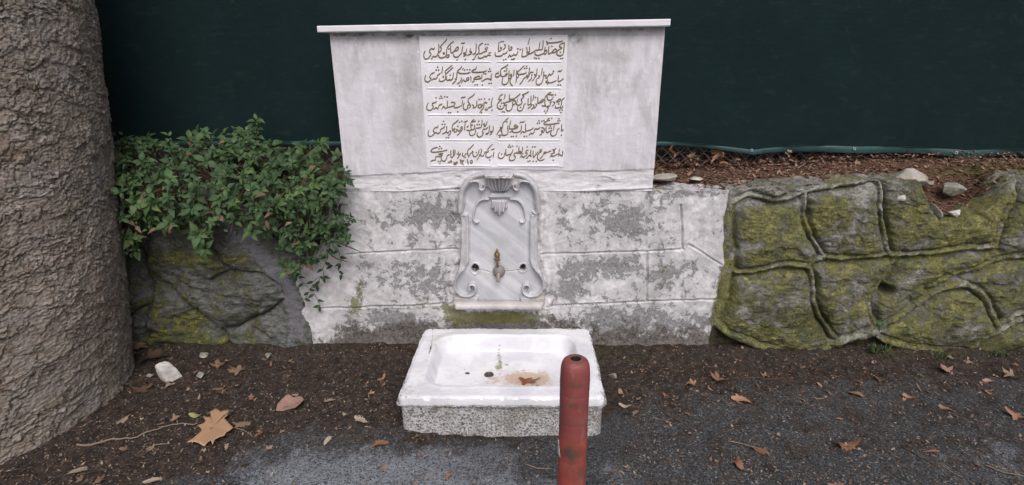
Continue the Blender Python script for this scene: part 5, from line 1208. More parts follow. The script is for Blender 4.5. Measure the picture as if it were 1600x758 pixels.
def leaf_vf(kind, seed, size, curl=0.3, rings=7):
    rs = np.random.default_rng(seed)
    th_, r = leaf_outline(kind, rs)
    n = len(th_)
    V = [(0, 0, 0)]
    for k in range(1, rings + 1):
        f = k / rings
        for i in range(n):
            rr = r[i] * f if k > 2 else min(r[i], .5) * f
            V.append((rr * math.cos(th_[i]), rr * math.sin(th_[i]), 0))
    V = np.array(V)
    ph, ph2 = rs.uniform(0, 6, 2)
    R2 = np.hypot(V[:, 0], V[:, 1])
    z = curl * (0.55 * R2 ** 2 * np.sin(2 * np.arctan2(V[:, 1], V[:, 0]) + ph) + 0.5 * R2 ** 2 * rs.uniform(-.2, 1) + 0.16 * np.sin(V[:, 0] * 5 + ph2) * R2 + 0.10 * np.sin(V[:, 1] * 7 + ph) * R2) + 0.05 * np.abs(V[:, 1]) 
    V[:, 2] = z - z.min() * 0.75
    Fc = [(0, 1 + i, 1 + (i + 1) % n) for i in range(n)]
    for k in range(rings - 1):
        a, b = 1 + k * n, 1 + (k + 1) * n
        Fc += [(a + i, b + i, b + (i + 1) % n, a + (i + 1) % n) for i in range(n)]
    V = V * size / 1.6
    tint = np.full(len(V), rs.uniform(0, 1))
    # petiole
    P = [(-0.1 * size, 0, V[:, 2].mean()), (-.45 * size, .03 * size, .02 * size), (-.75 * size, rs.uniform(-.1, .1) * size, .004)]
    Vp, Fp = tube_vf(P, [.006 * size, .009 * size, .011 * size], 5)
    m = len(V)
    return np.concatenate([V, Vp]), Fc + [tuple(int(q) + m for q in f) for f in Fp], np.concatenate([tint, np.full(len(Vp), .3)])
ORANGE = [(0.0, (0.18, 0.082, 0.048)), (0.5, (0.265, 0.138, 0.080)), (1.0, (0.36, 0.205, 0.125))]
BROWN = [(0.0, (0.075, 0.045, 0.03)), (0.5, (0.16, 0.095, 0.06)), (1.0, (0.28, 0.19, 0.13))]
PALE = [(0.0, (0.22, 0.16, 0.11)), (0.5, (0.32, 0.25, 0.18)), (1.0, (0.42, 0.36, 0.27))]
M_or, M_br, M_pa = m_leaf('dry_orange_leaf', ORANGE, 0.7), m_leaf('dry_brown_leaf', BROWN, 0.75), m_leaf('pale_dry_leaf', PALE, 0.75)
M_tan = m_leaf('large_tan_leaf', [(0.0, (0.36, 0.215, 0.125)), (1.0, (0.44, 0.27, 0.165))], 0.6)
M_pink = m_leaf('pinkish_dry_leaf', [(0.0, (0.28, 0.165, 0.13)), (1.0, (0.36, 0.22, 0.175))], 0.65)
LEAFM = {}
def leaf_mesh(kind, seed, mat, curl):
    key = (kind, seed, mat.name, curl)
    if key not in LEAFM:
        V, Fc, t = leaf_vf(kind, seed, 1.0, curl)
        me = bpy.data.meshes.new('fallen_leaf'); me.from_pydata([tuple(q) for q in V], [], Fc)
        me.polygons.foreach_set('use_smooth', [True] * len(me.polygons))
        at = me.attributes.new('tint', 'FLOAT', 'POINT'); at.data.foreach_set('value', t.astype(np.float32))
        me.materials.append(mat); LEAFM[key] = me
    return LEAFM[key]
def put_leaf(P, size, kind, mat, rz, label, group=None, curl=0.35, tilt=(0, 0), seed=None, sq=1.0, name='fallen_leaf'):
    o = bpy.data.objects.new(name, leaf_mesh(kind, seed if seed is not None else random.randint(0, 5), mat, curl))
    COL.objects.link(o)
    o.location = P; o.rotation_euler = (tilt[0], tilt[1], rz); o.scale = (size, size * sq, size)
    return tag(o, label, 'leaf', group)
def gleaf(px, py, size, *a, **k):
    p = on_z(px, py, 0.015)
    if px > 940: size *= 0.82; k['curl'] = k.get('curl', .4) * 1.35
    return put_leaf((p[0], p[1], gh(p[0], p[1]) + 0.003), size, *a, **k)
def traced_leaf(pts, mat, label, curl, lift, seed, name='fallen_leaf'):
    pts = np.array([(180 + a / 3.476, 540 + b / 3.476) for a, b in pts])
    P = on_z(pts[:, 0], pts[:, 1], 0.03); c = P.mean(0)
    n = len(P); rings = 8; V = [c * 1.0]
    for k in range(1, rings + 1):
        for i in range(n): V.append(c + (P[i] - c) * k / rings)
    V = np.array(V); x, y = (V[:, 0] - c[0]), (V[:, 1] - c[1])
    R_ = np.hypot(x, y) / np.hypot(P[:, 0] - c[0], P[:, 1] - c[1]).max()
    V[:, 2] = gh(c[0], c[1]) + .006 + lift * (0.55 * curl * R_ ** 2 * (0.6 + 0.6 * np.sin(2 * np.arctan2(y, x) + seed)) + .22 * np.abs(np.sin(2.5 * np.arctan2(y, x) + seed)) * R_)
    Fc = [(0, 1 + i, 1 + (i + 1) % n) for i in range(n)]
    for k in range(rings - 1):
        a, b = 1 + k * n, 1 + (k + 1) * n
        Fc += [(a + i, b + i, b + (i + 1) % n, a + (i + 1) % n) for i in range(n)]
    o = mesh(name, V, Fc, mat, None, (c[0], c[1], gh(c[0], c[1])), True, {'tint': np.full(len(V), .6)})
    md = o.modifiers.new('thickness', 'SOLIDIFY'); md.thickness = 0.0008
    return tag(o, label, 'leaf')
traced_leaf([(642, 452), (620, 428), (606, 408), (588, 392), (592, 378), (612, 380), (642, 360), (618, 352), (592, 352), (574, 362), (566, 352), (548, 338), (530, 348), (508, 350), (520, 372), (514, 386), (496, 388), (476, 386), (492, 410), (480, 424), (446, 436), (466, 450), (470, 466), (446, 486), (424, 508), (388, 534), (428, 524), (452, 528), (484, 552), (502, 530), (520, 518), (530, 545), (542, 516), (566, 502), (592, 496), (604, 474), (626, 462)],
            M_tan, 'big tan plane leaf with pointed lobes on dark soil near the tree', .8, .035, 1.0)
traced_leaf([(870, 336), (880, 312), (900, 285), (925, 268), (940, 258), (965, 262), (990, 256), (1012, 262), (1024, 280), (1022, 300), (1005, 318), (975, 326), (940, 332), (905, 338)], M_pink, 'curled pinkish brown leaf lying alone left of the basin', .9, .045, 2.2)
gleaf(340, 573, .085, 'lobed', M_br, rad(60), 'reddish brown leaf right of the white rock', curl=.5, seed=43)
gleaf(373, 583, .085, 'lobed', M_br, rad(160), 'dull mauve crumpled leaf between white rock and fountain wall', curl=.6, seed=44)
gleaf(222, 615, .085, 'lobed', M_br, rad(100), 'ragged brown leaf against the tree foot below the white rock', curl=.4, seed=45)
gleaf(238, 562, .12, 'lobed', M_br, rad(10), 'wide brown leaf wedged between tree trunk and wall foot', curl=.5, seed=46)
gleaf(215, 553, .11, 'lobed', M_br, rad(70), 'dark brown leaf stuck in the corner behind the tree foot', curl=.5, seed=47)
gleaf(596, 592, .055, 'ovate', M_or, rad(70), 'small orange brown leaf just left of the basin back corner', curl=.5, seed=48)
gleaf(563, 656, .06, 'oak', M_pa, rad(150), 'pale yellowish crumpled leaf left of the basin front corner', curl=.5, seed=49)
gleaf(512, 683, .05, 'ovate', M_pa, rad(80), 'pale tan leaf scrap on the asphalt edge below the curled pink leaf', curl=.4, seed=50)
gleaf(380, 662, .07, 'oak', M_br, rad(10), 'grey brown leaf touching the right tip of the big tan leaf', curl=.4, seed=51)
gleaf(404, 676, .035, 'ovate', M_or, rad(50), 'tiny orange leaf right of the big tan leaf', curl=.4, seed=52)
gleaf(516, 628, .04, 'oak', M_pa, rad(20), 'small light brown leaf right of the curled pinkish leaf', curl=.4, seed=53)
gleaf(342, 609, .05, 'ovate', M_br, rad(10), 'small dull leaf on the soil above the big tan leaf', curl=.4, seed=54)
gleaf(122, 733, .06, 'ovate', M_pa, rad(25), 'cream coloured narrow leaf near the bottom left corner', curl=.3, seed=55)
gleaf(237, 748, .055, 'ovate', M_pa, rad(20), 'greenish pale leaf at the bottom edge below the big tan leaf', curl=.3, seed=56)
gleaf(193, 659, .055, 'oak', M_pa, rad(80), 'grey white leaf fragment on the soil by the tree root', curl=.5, seed=57)
gleaf(306, 651, .055, 'ovate', m_leaf('yellow_green_leaf', [(0, (.30, .29, .10)), (1, (.38, .36, .14))]), rad(170), 'yellow green leaf tip poking out behind the big tan leaf', curl=.5, seed=58)
gleaf(593, 690, .06, 'oak', M_or, rad(200), 'reddish leaf bits on the asphalt below the basin front left corner', curl=.6, seed=59)
gleaf(970, 608, .055, 'ovate', M_or, rad(95), 'small orange leaf on the soil right of the basin', curl=.4, seed=60)
gleaf(977, 628, .06, 'ovate', M_pa, rad(170), 'whitish narrow leaf lying by the basin right corner', curl=.4, seed=61)
gleaf(994, 639, .045, 'oak', M_br, rad(40), 'brown leaf scrap below the whitish narrow leaf', curl=.5, seed=62)
gleaf(1122, 598, .105, 'lobed', M_or, rad(30), 'bright orange crumpled leaf on soil in front of the masonry corner', curl=.8, seed=63)
gleaf(1082, 605, .065, 'lobed', M_or, rad(160), 'tan crumpled leaf left of the bright orange crumpled leaf', curl=.6, seed=64)
gleaf(1160, 625, .095, 'oak', M_or, rad(150), 'pink tan oak shaped leaf on the asphalt edge right of the basin', curl=.5, seed=65)
gleaf(1197, 587, .05, 'lobed', M_or, rad(200), 'small rust coloured leaf below the mossy wall seam', curl=.5, seed=66)
gleaf(1480, 581, .105, 'lobed', M_pink, rad(150), 'large pinkish leaf at the foot of the mossy wall', curl=.35, seed=67)
gleaf(1421, 620, .06, 'ovate', M_or, rad(150), 'orange leaf on dark gravel left of the pinkish leaf', curl=.5, seed=68)
gleaf(1478, 638, .06, 'ovate', M_br, rad(140), 'thin brown leaf on the asphalt below the pinkish leaf', curl=.5, seed=69)
gleaf(1545, 596, .065, 'oak', M_pink, rad(10), 'dusty pink leaf right of the large pinkish leaf', curl=.4, seed=70)
gleaf(1580, 593, .09, 'lobed', M_br, rad(60), 'dark red brown leaf heap leaf at the right edge by the wall', curl=.7, seed=71)
gleaf(1590, 648, .085, 'lobed', M_or, rad(160), 'orange brown leaf cut by the right edge of the view', curl=.5, seed=72)
gleaf(1324, 694, .10, 'oak', M_or, rad(10), 'ochre crumbled leaf in the middle of the right asphalt', curl=.5, seed=73)
gleaf(1336, 616, .07, 'ovate', M_br, rad(150), 'grey brown leaf on gravel right of the oak shaped leaf', curl=.5, seed=74)
gleaf(1373, 594, .065, 'lobed', M_br, rad(10), 'mauve brown leaf under the arch of the mossy wall', curl=.6, seed=75)
gleaf(1187, 701, .075, 'oak', M_or, rad(150), 'light orange shredded leaf beside a twig on the right asphalt', curl=.5, seed=76)
gleaf(1154, 724, .07, 'oak', M_or, rad(90), 'orange upright leaf scrap near the lower edge right of the bollard', curl=.8, seed=77)
gleaf(1306, 755, .07, 'ovate', M_or, rad(10), 'orange leaf at the bottom edge right of the bollard', curl=.4, seed=78)
gleaf(1456, 702, .075, 'ovate', M_or, rad(5), 'flat orange leaf strip on the right asphalt', curl=.2, seed=79, sq=.5)
gleaf(1515, 568, .05, 'lobed', M_pink, rad(80), 'small pink leaf directly against the mossy wall foot', curl=.5, seed=80)
gleaf(1485, 566, .05, 'lobed', M_pa, rad(20), 'small pale leaf above the large pinkish leaf', curl=.5, seed=81)
p = on_z(822, 596, ZR - depth - .004)
put_leaf((p[0], p[1], p[2] - .004), .115, 'lobed', m_leaf('wet_rust_leaf', [(0, (.17, .045, .022)), (1, (.23, .07, .03))], .3), rad(15), 'wet rust red leaf lying in the basin bowl', curl=.25, seed=82, sq=.55)
p = on_z(842, 601, ZR - depth - .004)
put_leaf((p[0], p[1], p[2] - .004), .05, 'ovate', M_br, rad(10), 'small dark leaf against the front side of the basin bowl', curl=.2, seed=83, sq=.6)
# leaves caught at the fence foot
for i, (px, py, s_, mt, lb) in enumerate([(1047, 239, .085, M_or, 'orange brown leaf under the cloth edge beside the fountain'), (1122, 246, .125, M_or, 'large orange leaf hanging in the wire mesh under the cloth'), (1130, 258, .085, M_or, 'curled orange leaf below the large leaf in the mesh'), (1236, 241, .06, M_pa, 'cream leaf tucked under the cloth hem'),
                                          (1228, 258, .09, M_br, 'broad brown leaf standing against the mesh'), (1314, 249, .055, M_pa, 'pale leaf peeping out under the cloth between two eyelets'), (1152, 251, .05, M_br, 'small brown leaf in front of the mesh right of the large leaf'), (1075, 246, .07, M_br, 'dark curled leaf in the mesh near the fountain'),
                                          (1180, 252, .08, M_br, 'brown leaf under the first eyelet'), (1270, 256, .07, M_br, 'dull brown leaf on the bank under the hem'), (1290, 262, .06, M_or, 'small tan leaf on top of the needles'), (1430, 253, .05, M_or, 'tan leaf at the cloth edge above the pale block')]):
    p = on_y(px, py, YF - 0.03 + 0.01 * (i % 3))
    put_leaf(tuple(p), s_ * .8, ('oak', 'lobed', 'ovate')[i % 3], mt, rad(40 * i) + 1.9, lb, curl=1.6, sq=.7, tilt=(rad(55 + 12 * (i % 3)), rad(-20 + 11 * (i % 4))), seed=84 + i)
# countless-looking but countable small leaves: individuals sharing one label per patch
def patch(n, box, label, group, mats, smin=.018, smax=.045):
    for _ in range(n):
        px, py = rnd(box[0], box[1]), rnd(box[2], box[3])
        p = on_z(px, py, 0.01)
        if abs(p[0] - 0.03) < 0.46 and -0.72 < p[1] < 0.1: continue
        if p[0] < -1.72 or p[1] > -0.03: continue
        put_leaf((p[0], p[1], gh(p[0], p[1]) + .003), rnd(smin, smax), random.choice(['ovate', 'oak', 'lobed']), random.choice(mats), rnd(0, 6.28), label, group, curl=.6, tilt=(rnd(-.3, .3), rnd(-.3, .3)), seed=random.randint(0, 5), sq=rnd(.5, 1))
patch(40, (215, 610, 556, 680), 'little dry leaf scrap on the dark soil between tree and basin', 'small leaf scraps left of the basin', [M_br, M_br, M_br, M_pa, M_or])
patch(22, (60, 420, 655, 757), 'little dry leaf scrap on the ground at the lower left below the tree foot', 'small leaf scraps at the lower left', [M_br, M_br, M_pa])
patch(70, (950, 1600, 566, 625), 'little dry leaf scrap on the soil strip along the mossy wall', 'small leaf scraps along the right wall', [M_br, M_br, M_br, M_br, M_pink, M_or], .012, .035)
patch(44, (940, 1600, 625, 757), 'little dry leaf scrap on the gravelly asphalt right of the bollard', 'small leaf scraps on the right asphalt', [M_br, M_br, M_br, M_or, M_pa], .010, .028)
patch(12, (400, 860, 672, 757), 'little dry leaf scrap on the grey asphalt in front of the basin', 'small leaf scraps before the basin', [M_br, M_or, M_pa], .012, .03)

# twigs
M_twig = m_simple('dry_twig', (0.20, 0.155, 0.115), 0.85, 0.2, 0.4, 60, bump=0.5)
M_dtwig = m_simple('dark_twig', (0.095, 0.07, 0.052), 0.9, 0.2, 0.4, 60, bump=0.5)
def twig(pts, r, mat, label, group=None):
    P = []
    for px, py in smooth_line(pts, 8):
        q = on_z(px, py, 0.012); P.append((q[0], q[1], gh(q[0], q[1]) + r * 0.8 + 0.003))
    P = np.array(P); P[:, :2] += 0.004 * RG.normal(size=(len(P), 2)) * 0.4
    rr = np.linspace(1.0, 0.5, len(P)) * r
    V, Fc = tube_vf(P, rr, 7)
    o = mesh('twig', V, Fc, mat, None, tuple(P[0])); return tag(o, label, 'twig', group)
twig([(120, 698), (160, 694), (215, 684), (262, 668), (310, 664)], .0042, M_twig, 'long bare twig running into the big tan leaf')
twig([(278, 664), (276, 655), (290, 645)], .0022, M_twig, 'short forked sprig rising from the long bare twig')
twig([(230, 704), (243, 698), (262, 696)], .003, M_twig, 'short grey stick below the long bare twig')
twig([(365, 669), (395, 682)], .0022, M_twig, 'thin leaf stalk right of the big tan leaf')
twig([(1023, 624), (1034, 638), (1052, 650), (1072, 660)], .0026, M_dtwig, 'thin bent twig on soil right of the basin')
twig([(1138, 687), (1165, 692), (1190, 699)], .0026, M_twig, 'straight straw coloured twig on the right asphalt')
twig([(1410, 695), (1440, 712), (1470, 728), (1500, 742)], .0028, M_dtwig, 'dark twig slanting across the lower right asphalt')
twig([(1468, 722), (1490, 735), (1505, 741)], .0022, M_twig, 'pale stick crossing the dark slanting twig')
twig([(1158, 592), (1195, 595), (1230, 592)], .0022, M_dtwig, 'fine dark twig at the foot of the mossy wall')
twig([(820, 720), (842, 727), (862, 728)], .003, M_twig, 'short brown twig lying on asphalt left of the bollard')
twig([(640, 748), (655, 756)], .004, M_twig, 'reddish stick at the bottom edge in front of the basin')
twig([(1540, 722), (1570, 734), (1600, 741)], .003, M_twig, 'tan stick near the lower right corner')
twig([(390, 582), (420, 576)], .002, M_dtwig, 'thin twig on the soil left of the fountain masonry')
twig([(505, 575), (510, 568), (517, 562)], .002, M_dtwig, 'tiny upright twig on soil in front of the masonry')
twig([(232, 601), (243, 608), (256, 613)], .003, M_dtwig, 'dark twig just below the white rock')

# grit and crumbs nobody could count
def scatter_bits(n, fn, size, name, label, cat, stops, flat=0.5, rock=True):
    pts = fn(n); n = len(pts)
    s = RG.uniform(size[0], size[1], n) * RG.uniform(.5, 1, n)
    base = np.array([(1, 0, 0), (-.4, .85, 0), (-.5, -.8, 0), (0.1, 0, 1), (0.05, .1, -.6)]) if rock else np.array([(1, 0, 0), (0, .45, .12), (-1, 0, 0), (0, -.45, .1)])
    Fb = [(0, 1, 3), (1, 2, 3), (2, 0, 3), (1, 0, 4), (2, 1, 4), (0, 2, 4)] if rock else [(0, 1, 2), (0, 2, 3)]
    k = len(base); a = RG.uniform(0, 6.28, n); ca, sa = np.cos(a), np.sin(a)
    B = base[None] * (1 + 0.3 * RG.normal(size=(n, k, 1)))
    t = RG.normal(size=(n, 1)) * (0.1 if rock else 0.35)
    x = B[:, :, 0] * ca[:, None] - B[:, :, 1] * sa[:, None]; y = B[:, :, 0] * sa[:, None] + B[:, :, 1] * ca[:, None]
    z = B[:, :, 2] * flat + t * B[:, :, 0]
    V = np.stack([x, y, z], -1) * s[:, None, None] + pts[:, None]
    Fa = (np.array(Fb)[None] + (np.arange(n) * k)[:, None, None]).reshape(-1, 3)
    o = mesh(name, V.reshape(-1, 3), Fa, m_leaf(name + '_bits', stops, 0.85), None, (0, 0, 0), False, {'tint': np.repeat(RG.uniform(0, 1, n), k)})
    return tag(o, label, cat, kind='stuff')
def on_ground(box, dens=None, lift=.002):
    def fn(n):
        px, py = RG.uniform(box[0], box[1], n), RG.uniform(box[2], box[3], n)
        p = on_z(px, py, 0.0)
        keep = ~((np.abs(p[:, 0] - 0.03) < 0.43) & (p[:, 1] > -0.69)) & (p[:, 1] < 0.0)
        if dens is not None: keep &= RG.uniform(size=n) < dens(px, py)
        p = p[keep]; p[:, 2] = gh(p[:, 0], p[:, 1]) + lift
        return p
    return fn
sd_ = lambda px, py: np.clip(0.55 + (soil_edge(px) - py) / 70, 0.10, 1)
scatter_bits(12000, on_ground((-60, 1660, 552, 765), sd_), (.002, .006), 'soil_crumbs', 'dark earth crumbs on the soil strip', 'soil crumbs', [(0, (.018, .014, .012)), (.75, (.055, .042, .035)), (1, (.15, .125, .105))], .6)
scatter_bits(19000, on_ground((-60, 1660, 552, 765), lambda a, b: np.clip(sd_(a, b) + .34 * (a > 950), 0, 1)), (.003, .0115), 'leaf_litter', 'shredded leaf litter and needles on the soil strip', 'leaf litter', [(0, (.05, .03, .022)), (.6, (.14, .085, .058)), (1, (.38, .28, .20))], .5, False)
scatter_bits(9000, on_ground((300, 1660, 600, 765), lambda a, b: np.where((a > 950), .9, .30)), (.0025, .0075), 'gravel', 'loose grey grit on the asphalt', 'gravel', [(0, (.025, .025, .027)), (.7, (.105, .108, .115)), (1, (.27, .275, .285))], .4)
scatter_bits(1500, lambda n: (lambda x, y: np.stack([x, y, zbank(x, y) + RG.uniform(0.002, .05, n)], 1))(RG.uniform(0.55, 2.6, n), RG.uniform(.43, .80, n)), (.014, .034), 'leaf_drift', 'drift of dead brown leaves behind the wire mesh', 'leaf drift', [(0, (.05, .03, .02)), (.6, (.15, .085, .055)), (1, (.32, .20, .13))], .6, False)
def on_bank(n):
    x = RG.uniform(0.62, 3.6, n); y = RG.uniform(0.03, 0.66, n) 
    y = np.where(RG.uniform(size=n) < .35, RG.uniform(.36, .7, n), y)
    return np.stack([x, y, zbank(x, y) + .004 + np.where(y > .38, RG.uniform(0, .03, n), 0)], 1)
scatter_bits(18000, on_bank, (.006, .020), 'needle_litter', 'red brown needles and leaf shreds on the soil bank', 'leaf litter', [(0, (.06, .03, .022)), (.5, (.20, .105, .07)), (1, (.42, .27, .20))], .5, False)

# ================================================================== green plants
GREEN = [(0.0, (0.014, 0.030, 0.011)), (0.45, (0.034, 0.070, 0.024)), (0.8, (0.062, 0.115, 0.036)), (1.0, (0.15, 0.20, 0.055))]
M_green = m_leaf('shrub_leaf', GREEN, 0.62)
M_stem = m_simple('green_brown_stem', (0.085, 0.065, 0.035), 0.8, 0.2, 0.4, 60)
TT = np.array([0, .14, .34, .58, .82, 1.0]); WW = np.array([.06, .62, 1.0, .82, .36, .02])
TPL = np.array([(c_ * w_ * .5, t, abs(c_) * .10 * w_ + 0.08 * math.sin(t * 3) - .22 * t * t) for t, w_ in zip(TT, WW) for c_ in (-1, 0, 1)])
TF = [(r * 3 + c_, r * 3 + c_ + 1, (r + 1) * 3 + c_ + 1, (r + 1) * 3 + c_) for r in range(5) for c_ in range(2)]
def unit(v): return v / (np.linalg.norm(v) + 1e-12)
def add_leaf(mb, p, dr, nm, L, W, tint):
    dr = unit(dr); sdv = unit(np.cross(dr, nm)); nm = np.cross(sdv, dr)
    V = p + TPL[:, :1] * W * sdv + TPL[:, 1:2] * L * dr + TPL[:, 2:] * L * nm
    mb.add(V, TF, tint)
def rosette(mb, p, ax, n, L, tint):
    ax = unit(ax); a = unit(np.cross(ax, np.array([0.3, .8, .1]))); b = np.cross(ax, a)
    ph = rnd(0, 6)
    for k in range(n):
        t = ph + k * 2.4; al = rnd(-.15, .45) if k < n - 2 else rnd(.5, .9)
        rd = math.cos(t) * a + math.sin(t) * b
        dr = math.cos(al) * rd + math.sin(al) * ax
        nm = math.cos(al) * ax - math.sin(al) * rd
        l_ = 1.04 * L * rnd(.65, 1.12) * (0.7 if k >= n - 2 else 1)
        add_leaf(mb, p + ax * rnd(-.01, .012) + rd * .004, dr + np.array([0, 0, -.12]), nm, l_, l_ * rnd(.48, .60), min(1, max(0, tint + rnd(-.16, .16))))
def plant(name, label, poly, n, Lr, group, top_y=195, cat='shrub', depth=(.26, -.12), tint=.50):
    xs_ = [q[0] for q in poly]; ys_ = [q[1] for q in poly]
    fo, st, dl = MB(), MB(), MB()
    cx_ = sum(xs_) / len(xs_)
    rt = on_y(cx_, 300, 0.10); rt[2] = 0.90
    t = thing(name, label, cat, tuple(rt), group)
    k = 0; tries = 0
    n = int(n * 1.12)
    while k < n and tries < n * 60:
        tries += 1
        px, py = rnd(min(xs_), max(xs_)), rnd(min(ys_), max(ys_))
        if not inpoly(np.array(px), np.array(py), poly): continue
        if fbm(np.array(px / 26.0), np.array(py / 26.0), 3, 5) < -0.30: continue
        f = min(1, max(0, (py - top_y) / 110))
        Y = depth[0] * (1 - f) + depth[1] * f + rnd(-.13, .10)
        if py > 330: Y = max(min(Y, -.045), -.20)
        p = on_y(px, py, Y)
        if Y > 0 and p[2] < .90: p = on_y(px, py, -.05 - rnd(0, .08))
        ax = np.array([rnd(-.5, .5), -.45 - .35 * f + rnd(-.3, .3), .85 - .25 * f + rnd(-.3, .3)])
        rosette(fo, p, ax, random.choice([3, 4, 5, 6, 7]), rnd(*Lr) * random.choice([.6, .85, 1, 1, 1.15]), tint + rnd(-.2, .3) )
        if k % 2 == 0 and px < 515:
            r0 = np.array([p[0] + rnd(-.06, .06), max(.03, p[1] + .12), min(.92, p[2] - .02)]) if p[2] > .90 else np.array([p[0] + rnd(-.05, .05), .04, .91])
            mid = (p + r0) / 2 + np.array([rnd(-.02, .02), -.03, .03])
            V, Fc = tube_vf([r0, mid, p], [.0026, .002, .0014], 5, False); st.add(V, Fc)
        if k % 20 == 0:                      # a withered leaf among the green ones
            add_leaf(dl, p + np.array([rnd(-.03, .03), -.02, rnd(-.03, .02)]), np.array([rnd(-1, 1), -.4, rnd(-.9, .2)]), np.array([0, -.6, .8]), rnd(.03, .055), rnd(.014, .024), rnd(.1, .9))
        k += 1
    for _ in range(7):                      # bare woody runners between the leaves
        px, py = rnd(min(xs_), max(xs_)), rnd(min(ys_) + 40, max(ys_))
        if not inpoly(np.array(px), np.array(py), poly): continue
        a_ = on_y(px, py, -.12 if py > 300 else .08); b_ = a_ + np.array([rnd(-.18, .18), rnd(-.02, .06), rnd(-.10, .10)])
        V, Fc = tube_vf([a_, (a_ + b_) / 2 + np.array([0, -.02, rnd(-.02, .02)]), b_], [.0035, .003, .0018], 6); st.add(V, Fc)
    dl.build('withered_leaves', M_br, t)
    fo.build('foliage', M_green, t); st.build('stems', M_stem, t)
    return t
PG = 'green shrubs over the boulder wall'
plant('shrub', 'leafy green shrub hugging the tree trunk on the boulder wall', [(172, 207), (192, 208), (222, 218), (240, 215), (262, 225), (268, 300), (262, 350), (240, 366), (225, 385), (200, 400), (184, 330)], 130, (.036, .056), PG)
plant('shrub', 'dense green shrub in the middle of the boulder wall top, left of the tallest shoot', [(262, 208), (285, 214), (305, 206), (345, 206), (362, 215), (366, 300), (366, 360), (345, 378), (318, 392), (305, 380), (290, 350), (262, 350), (256, 280)], 145, (.036, .058), PG)
tall = plant('shrub', 'green shrub with the tallest upright leafy shoot', [(345, 206), (372, 198), (400, 205), (432, 230), (444, 260), (446, 330), (440, 372), (420, 378), (398, 372), (372, 366), (360, 300)], 125, (.036, .056), PG)
plant('shrub', 'green shrub leaning on the white stele edge', [(432, 236), (470, 230), (505, 222), (528, 232), (541, 262), (546, 296), (530, 312), (480, 318), (445, 318), (436, 280)], 120, (.034, .054), PG)
plant('shrub', 'green shrub hanging down beside the whitewashed masonry', [(400, 318), (450, 312), (530, 308), (550, 340), (552, 372), (530, 392), (505, 402), (482, 415), (462, 430), (446, 428), (438, 400), (412, 350)], 165, (.026, .044), PG, tint=.42)
# tallest shoot of the third shrub
fo, st = MB(), MB()
base = on_y(398, 262, .12); tip = on_y(402, 190, .10)
for i in range(7):
    t = i / 6
    p = base * (1 - t) + tip * t + np.array([.012 * math.sin(t * 4), 0, 0])
    for s_ in (0, math.pi):
        a = s_ + i * 1.45 + .3
        dr = np.array([math.cos(a), -.55 + .4 * math.sin(a), .12 - .35 * (1 - t)])
        add_leaf(fo, p, dr, np.array([0, -.5, .85]), .068 * (1 - .35 * t), .036 * (1 - .35 * t), .55 + rnd(-.15, .15))
rosette(fo, tip, np.array([0, -.4, .9]), 6, .045, .62)
V, Fc = tube_vf([base - np.array([0, 0, .06]), (base + tip) / 2, tip], [.004, .003, .002], 6); st.add(V, Fc)
fo.build('tall_shoot', M_green, tall); st.build('shoot_stem', M_stem, tall)
# a yellowish sprig growing out of the boulder wall
yl = MB(); py_ = on_y(257, 356, -.10)
sp = thing('wall_sprig', 'yellow green sprig of leaves growing out below the shrubs', 'plant', tuple(py_))
for k in range(7):
    a = k * 2.4
    add_leaf(yl, py_, np.array([math.cos(a), -.35, math.sin(a) * .8]), np.array([0, -.9, .3]), rnd(.035, .05), .019, rnd(.88, 1.0))
yl.build('leaves', M_green, sp)
V, Fc = tube_vf([py_ + np.array([.02, .10, .05]), py_ + np.array([.01, .03, .02]), py_], [.003, .002, .0015], 5)
mesh('stem', V, Fc, M_stem, sp)
# trailing vine over the whitewash
vine = thing('trailing_vine', 'thin trailing vine sprigs hanging over the whitewashed masonry', 'vine', tuple(on_y(500, 390, -.05)))
fo, st = MB(), MB()
for pts in ([(516, 378), (512, 400), (505, 420), (506, 432)], [(462, 420), (470, 438), (484, 452), (494, 464), (500, 478)], [(500, 405), (520, 415), (534, 428)], [(500, 440), (488, 446), (480, 462), (474, 470)], [(520, 372), (530, 396), (532, 412)], [(490, 440), (500, 432), (497, 446)]):
    L = smooth_line(pts, 5); P = [on_y(x, y, -.045 - .02 * math.sin(i)) for i, (x, y) in enumerate(L)]
    V, Fc = tube_vf(P, .0013, 5, False); st.add(V, Fc)
    for i, p in enumerate(P):
        if i % 2: continue
        s_ = 1 if (i // 2) % 2 else -1
        add_leaf(fo, p, np.array([s_ * .9, -.25, -.35 + rnd(-.3, .3)]), np.array([0, -.9, .35]), rnd(.03, .042), rnd(.013, .018), rnd(.15, .5))
    add_leaf(fo, P[-1], np.array([rnd(-.4, .4), -.2, -1]), np.array([0, -1, 0]), .038, .016, .3)
fo.build('leaves', M_green, vine); st.build('stems', M_stem, vine)
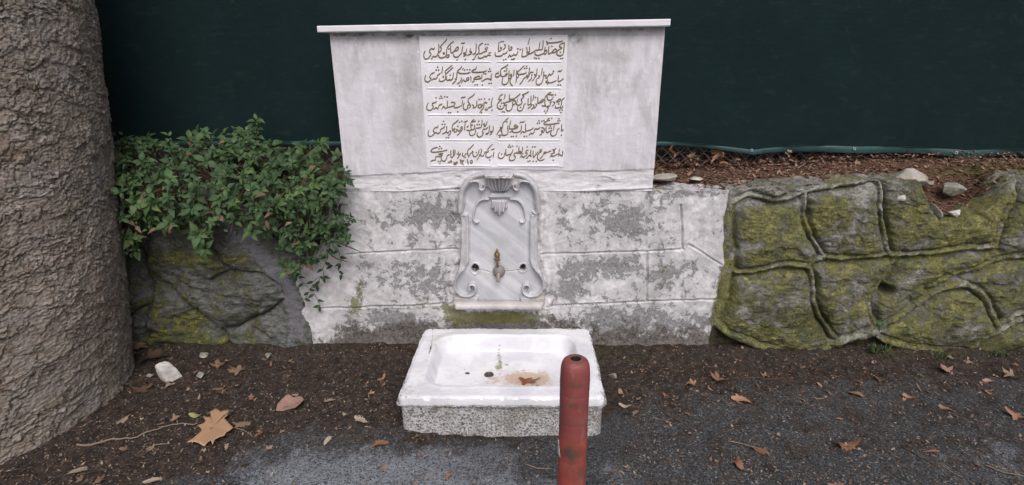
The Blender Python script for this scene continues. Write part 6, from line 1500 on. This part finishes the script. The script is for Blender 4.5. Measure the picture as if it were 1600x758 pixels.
# orange leaf caught in the shrub
p = on_y(489, 292, -.06)
put_leaf(tuple(p), .085, 'ovate', M_or, rad(10), 'curled orange dead leaf caught in the shrub beside the stele', curl=.9, tilt=(rad(70), rad(15)), seed=120, sq=.7)
# small weeds on the right wall
def weed(name, label, px, py, Y, n, L, tint=.7, spread=1.0):
    p = on_y(px, py, Y); t = thing(name, label, 'plant', tuple(p)); mb = MB()
    for k in range(n):
        a = k * 2.4
        b = p + np.array([rnd(-.02, .02), rnd(-.012, 0), rnd(-.02, .02)]) * spread
        add_leaf(mb, b, np.array([math.cos(a), -.5, math.sin(a) * .7 + .2]), np.array([0, -.8, .6]), rnd(.6, 1.1) * L, L * .42, tint + rnd(-.2, .2))
    mb.build('leaves', M_green, t)
weed('weed', 'small green weed growing in the seam of the mossy wall', 1374, 505, -.085, 26, .022, .6, 1.2)
weed('weed', 'tiny fern like weed under the arch of the mossy wall', 1416, 512, -.06, 12, .018, .7)
weed('weed', 'little weed with few leaves below the masonry right of the basin', 1000, 560, -.03, 10, .024, .7)
def tuft(label, px, py, n, h):
    p = on_z(px, py, 0.02); p[2] = gh(p[0], p[1]); t = thing('grass_tuft', label, 'grass', tuple(p)); mb = MB()
    for k in range(n):
        b = p + np.array([rnd(-.05, .05), rnd(-.02, .02), 0]); a = rnd(0, 6.28); l_ = h * rnd(.5, 1.1)
        e = b + np.array([math.cos(a) * l_ * .6, math.sin(a) * l_ * .5 - .01, l_ * .7]); m_ = (b + e) / 2 + np.array([0, 0, l_ * .2])
        w_ = .0022; sx = np.array([-math.sin(a), math.cos(a), 0]) * w_
        mb.add([b - sx, b + sx, m_ + sx * .8, m_ - sx * .8, e], [(0, 1, 2, 3), (3, 2, 4)], rnd(.5, .95))
    mb.build('blades', M_green, t)
tuft('thin grass tuft at the mossy wall foot under the joint of two stones', 1372, 556, 42, .07)
tuft('short grass tuft at the mossy wall foot farther right', 1470, 562, 24, .05)
tuft('sparse grass blades at the foot of the mossy wall by the right edge', 1560, 560, 24, .05)
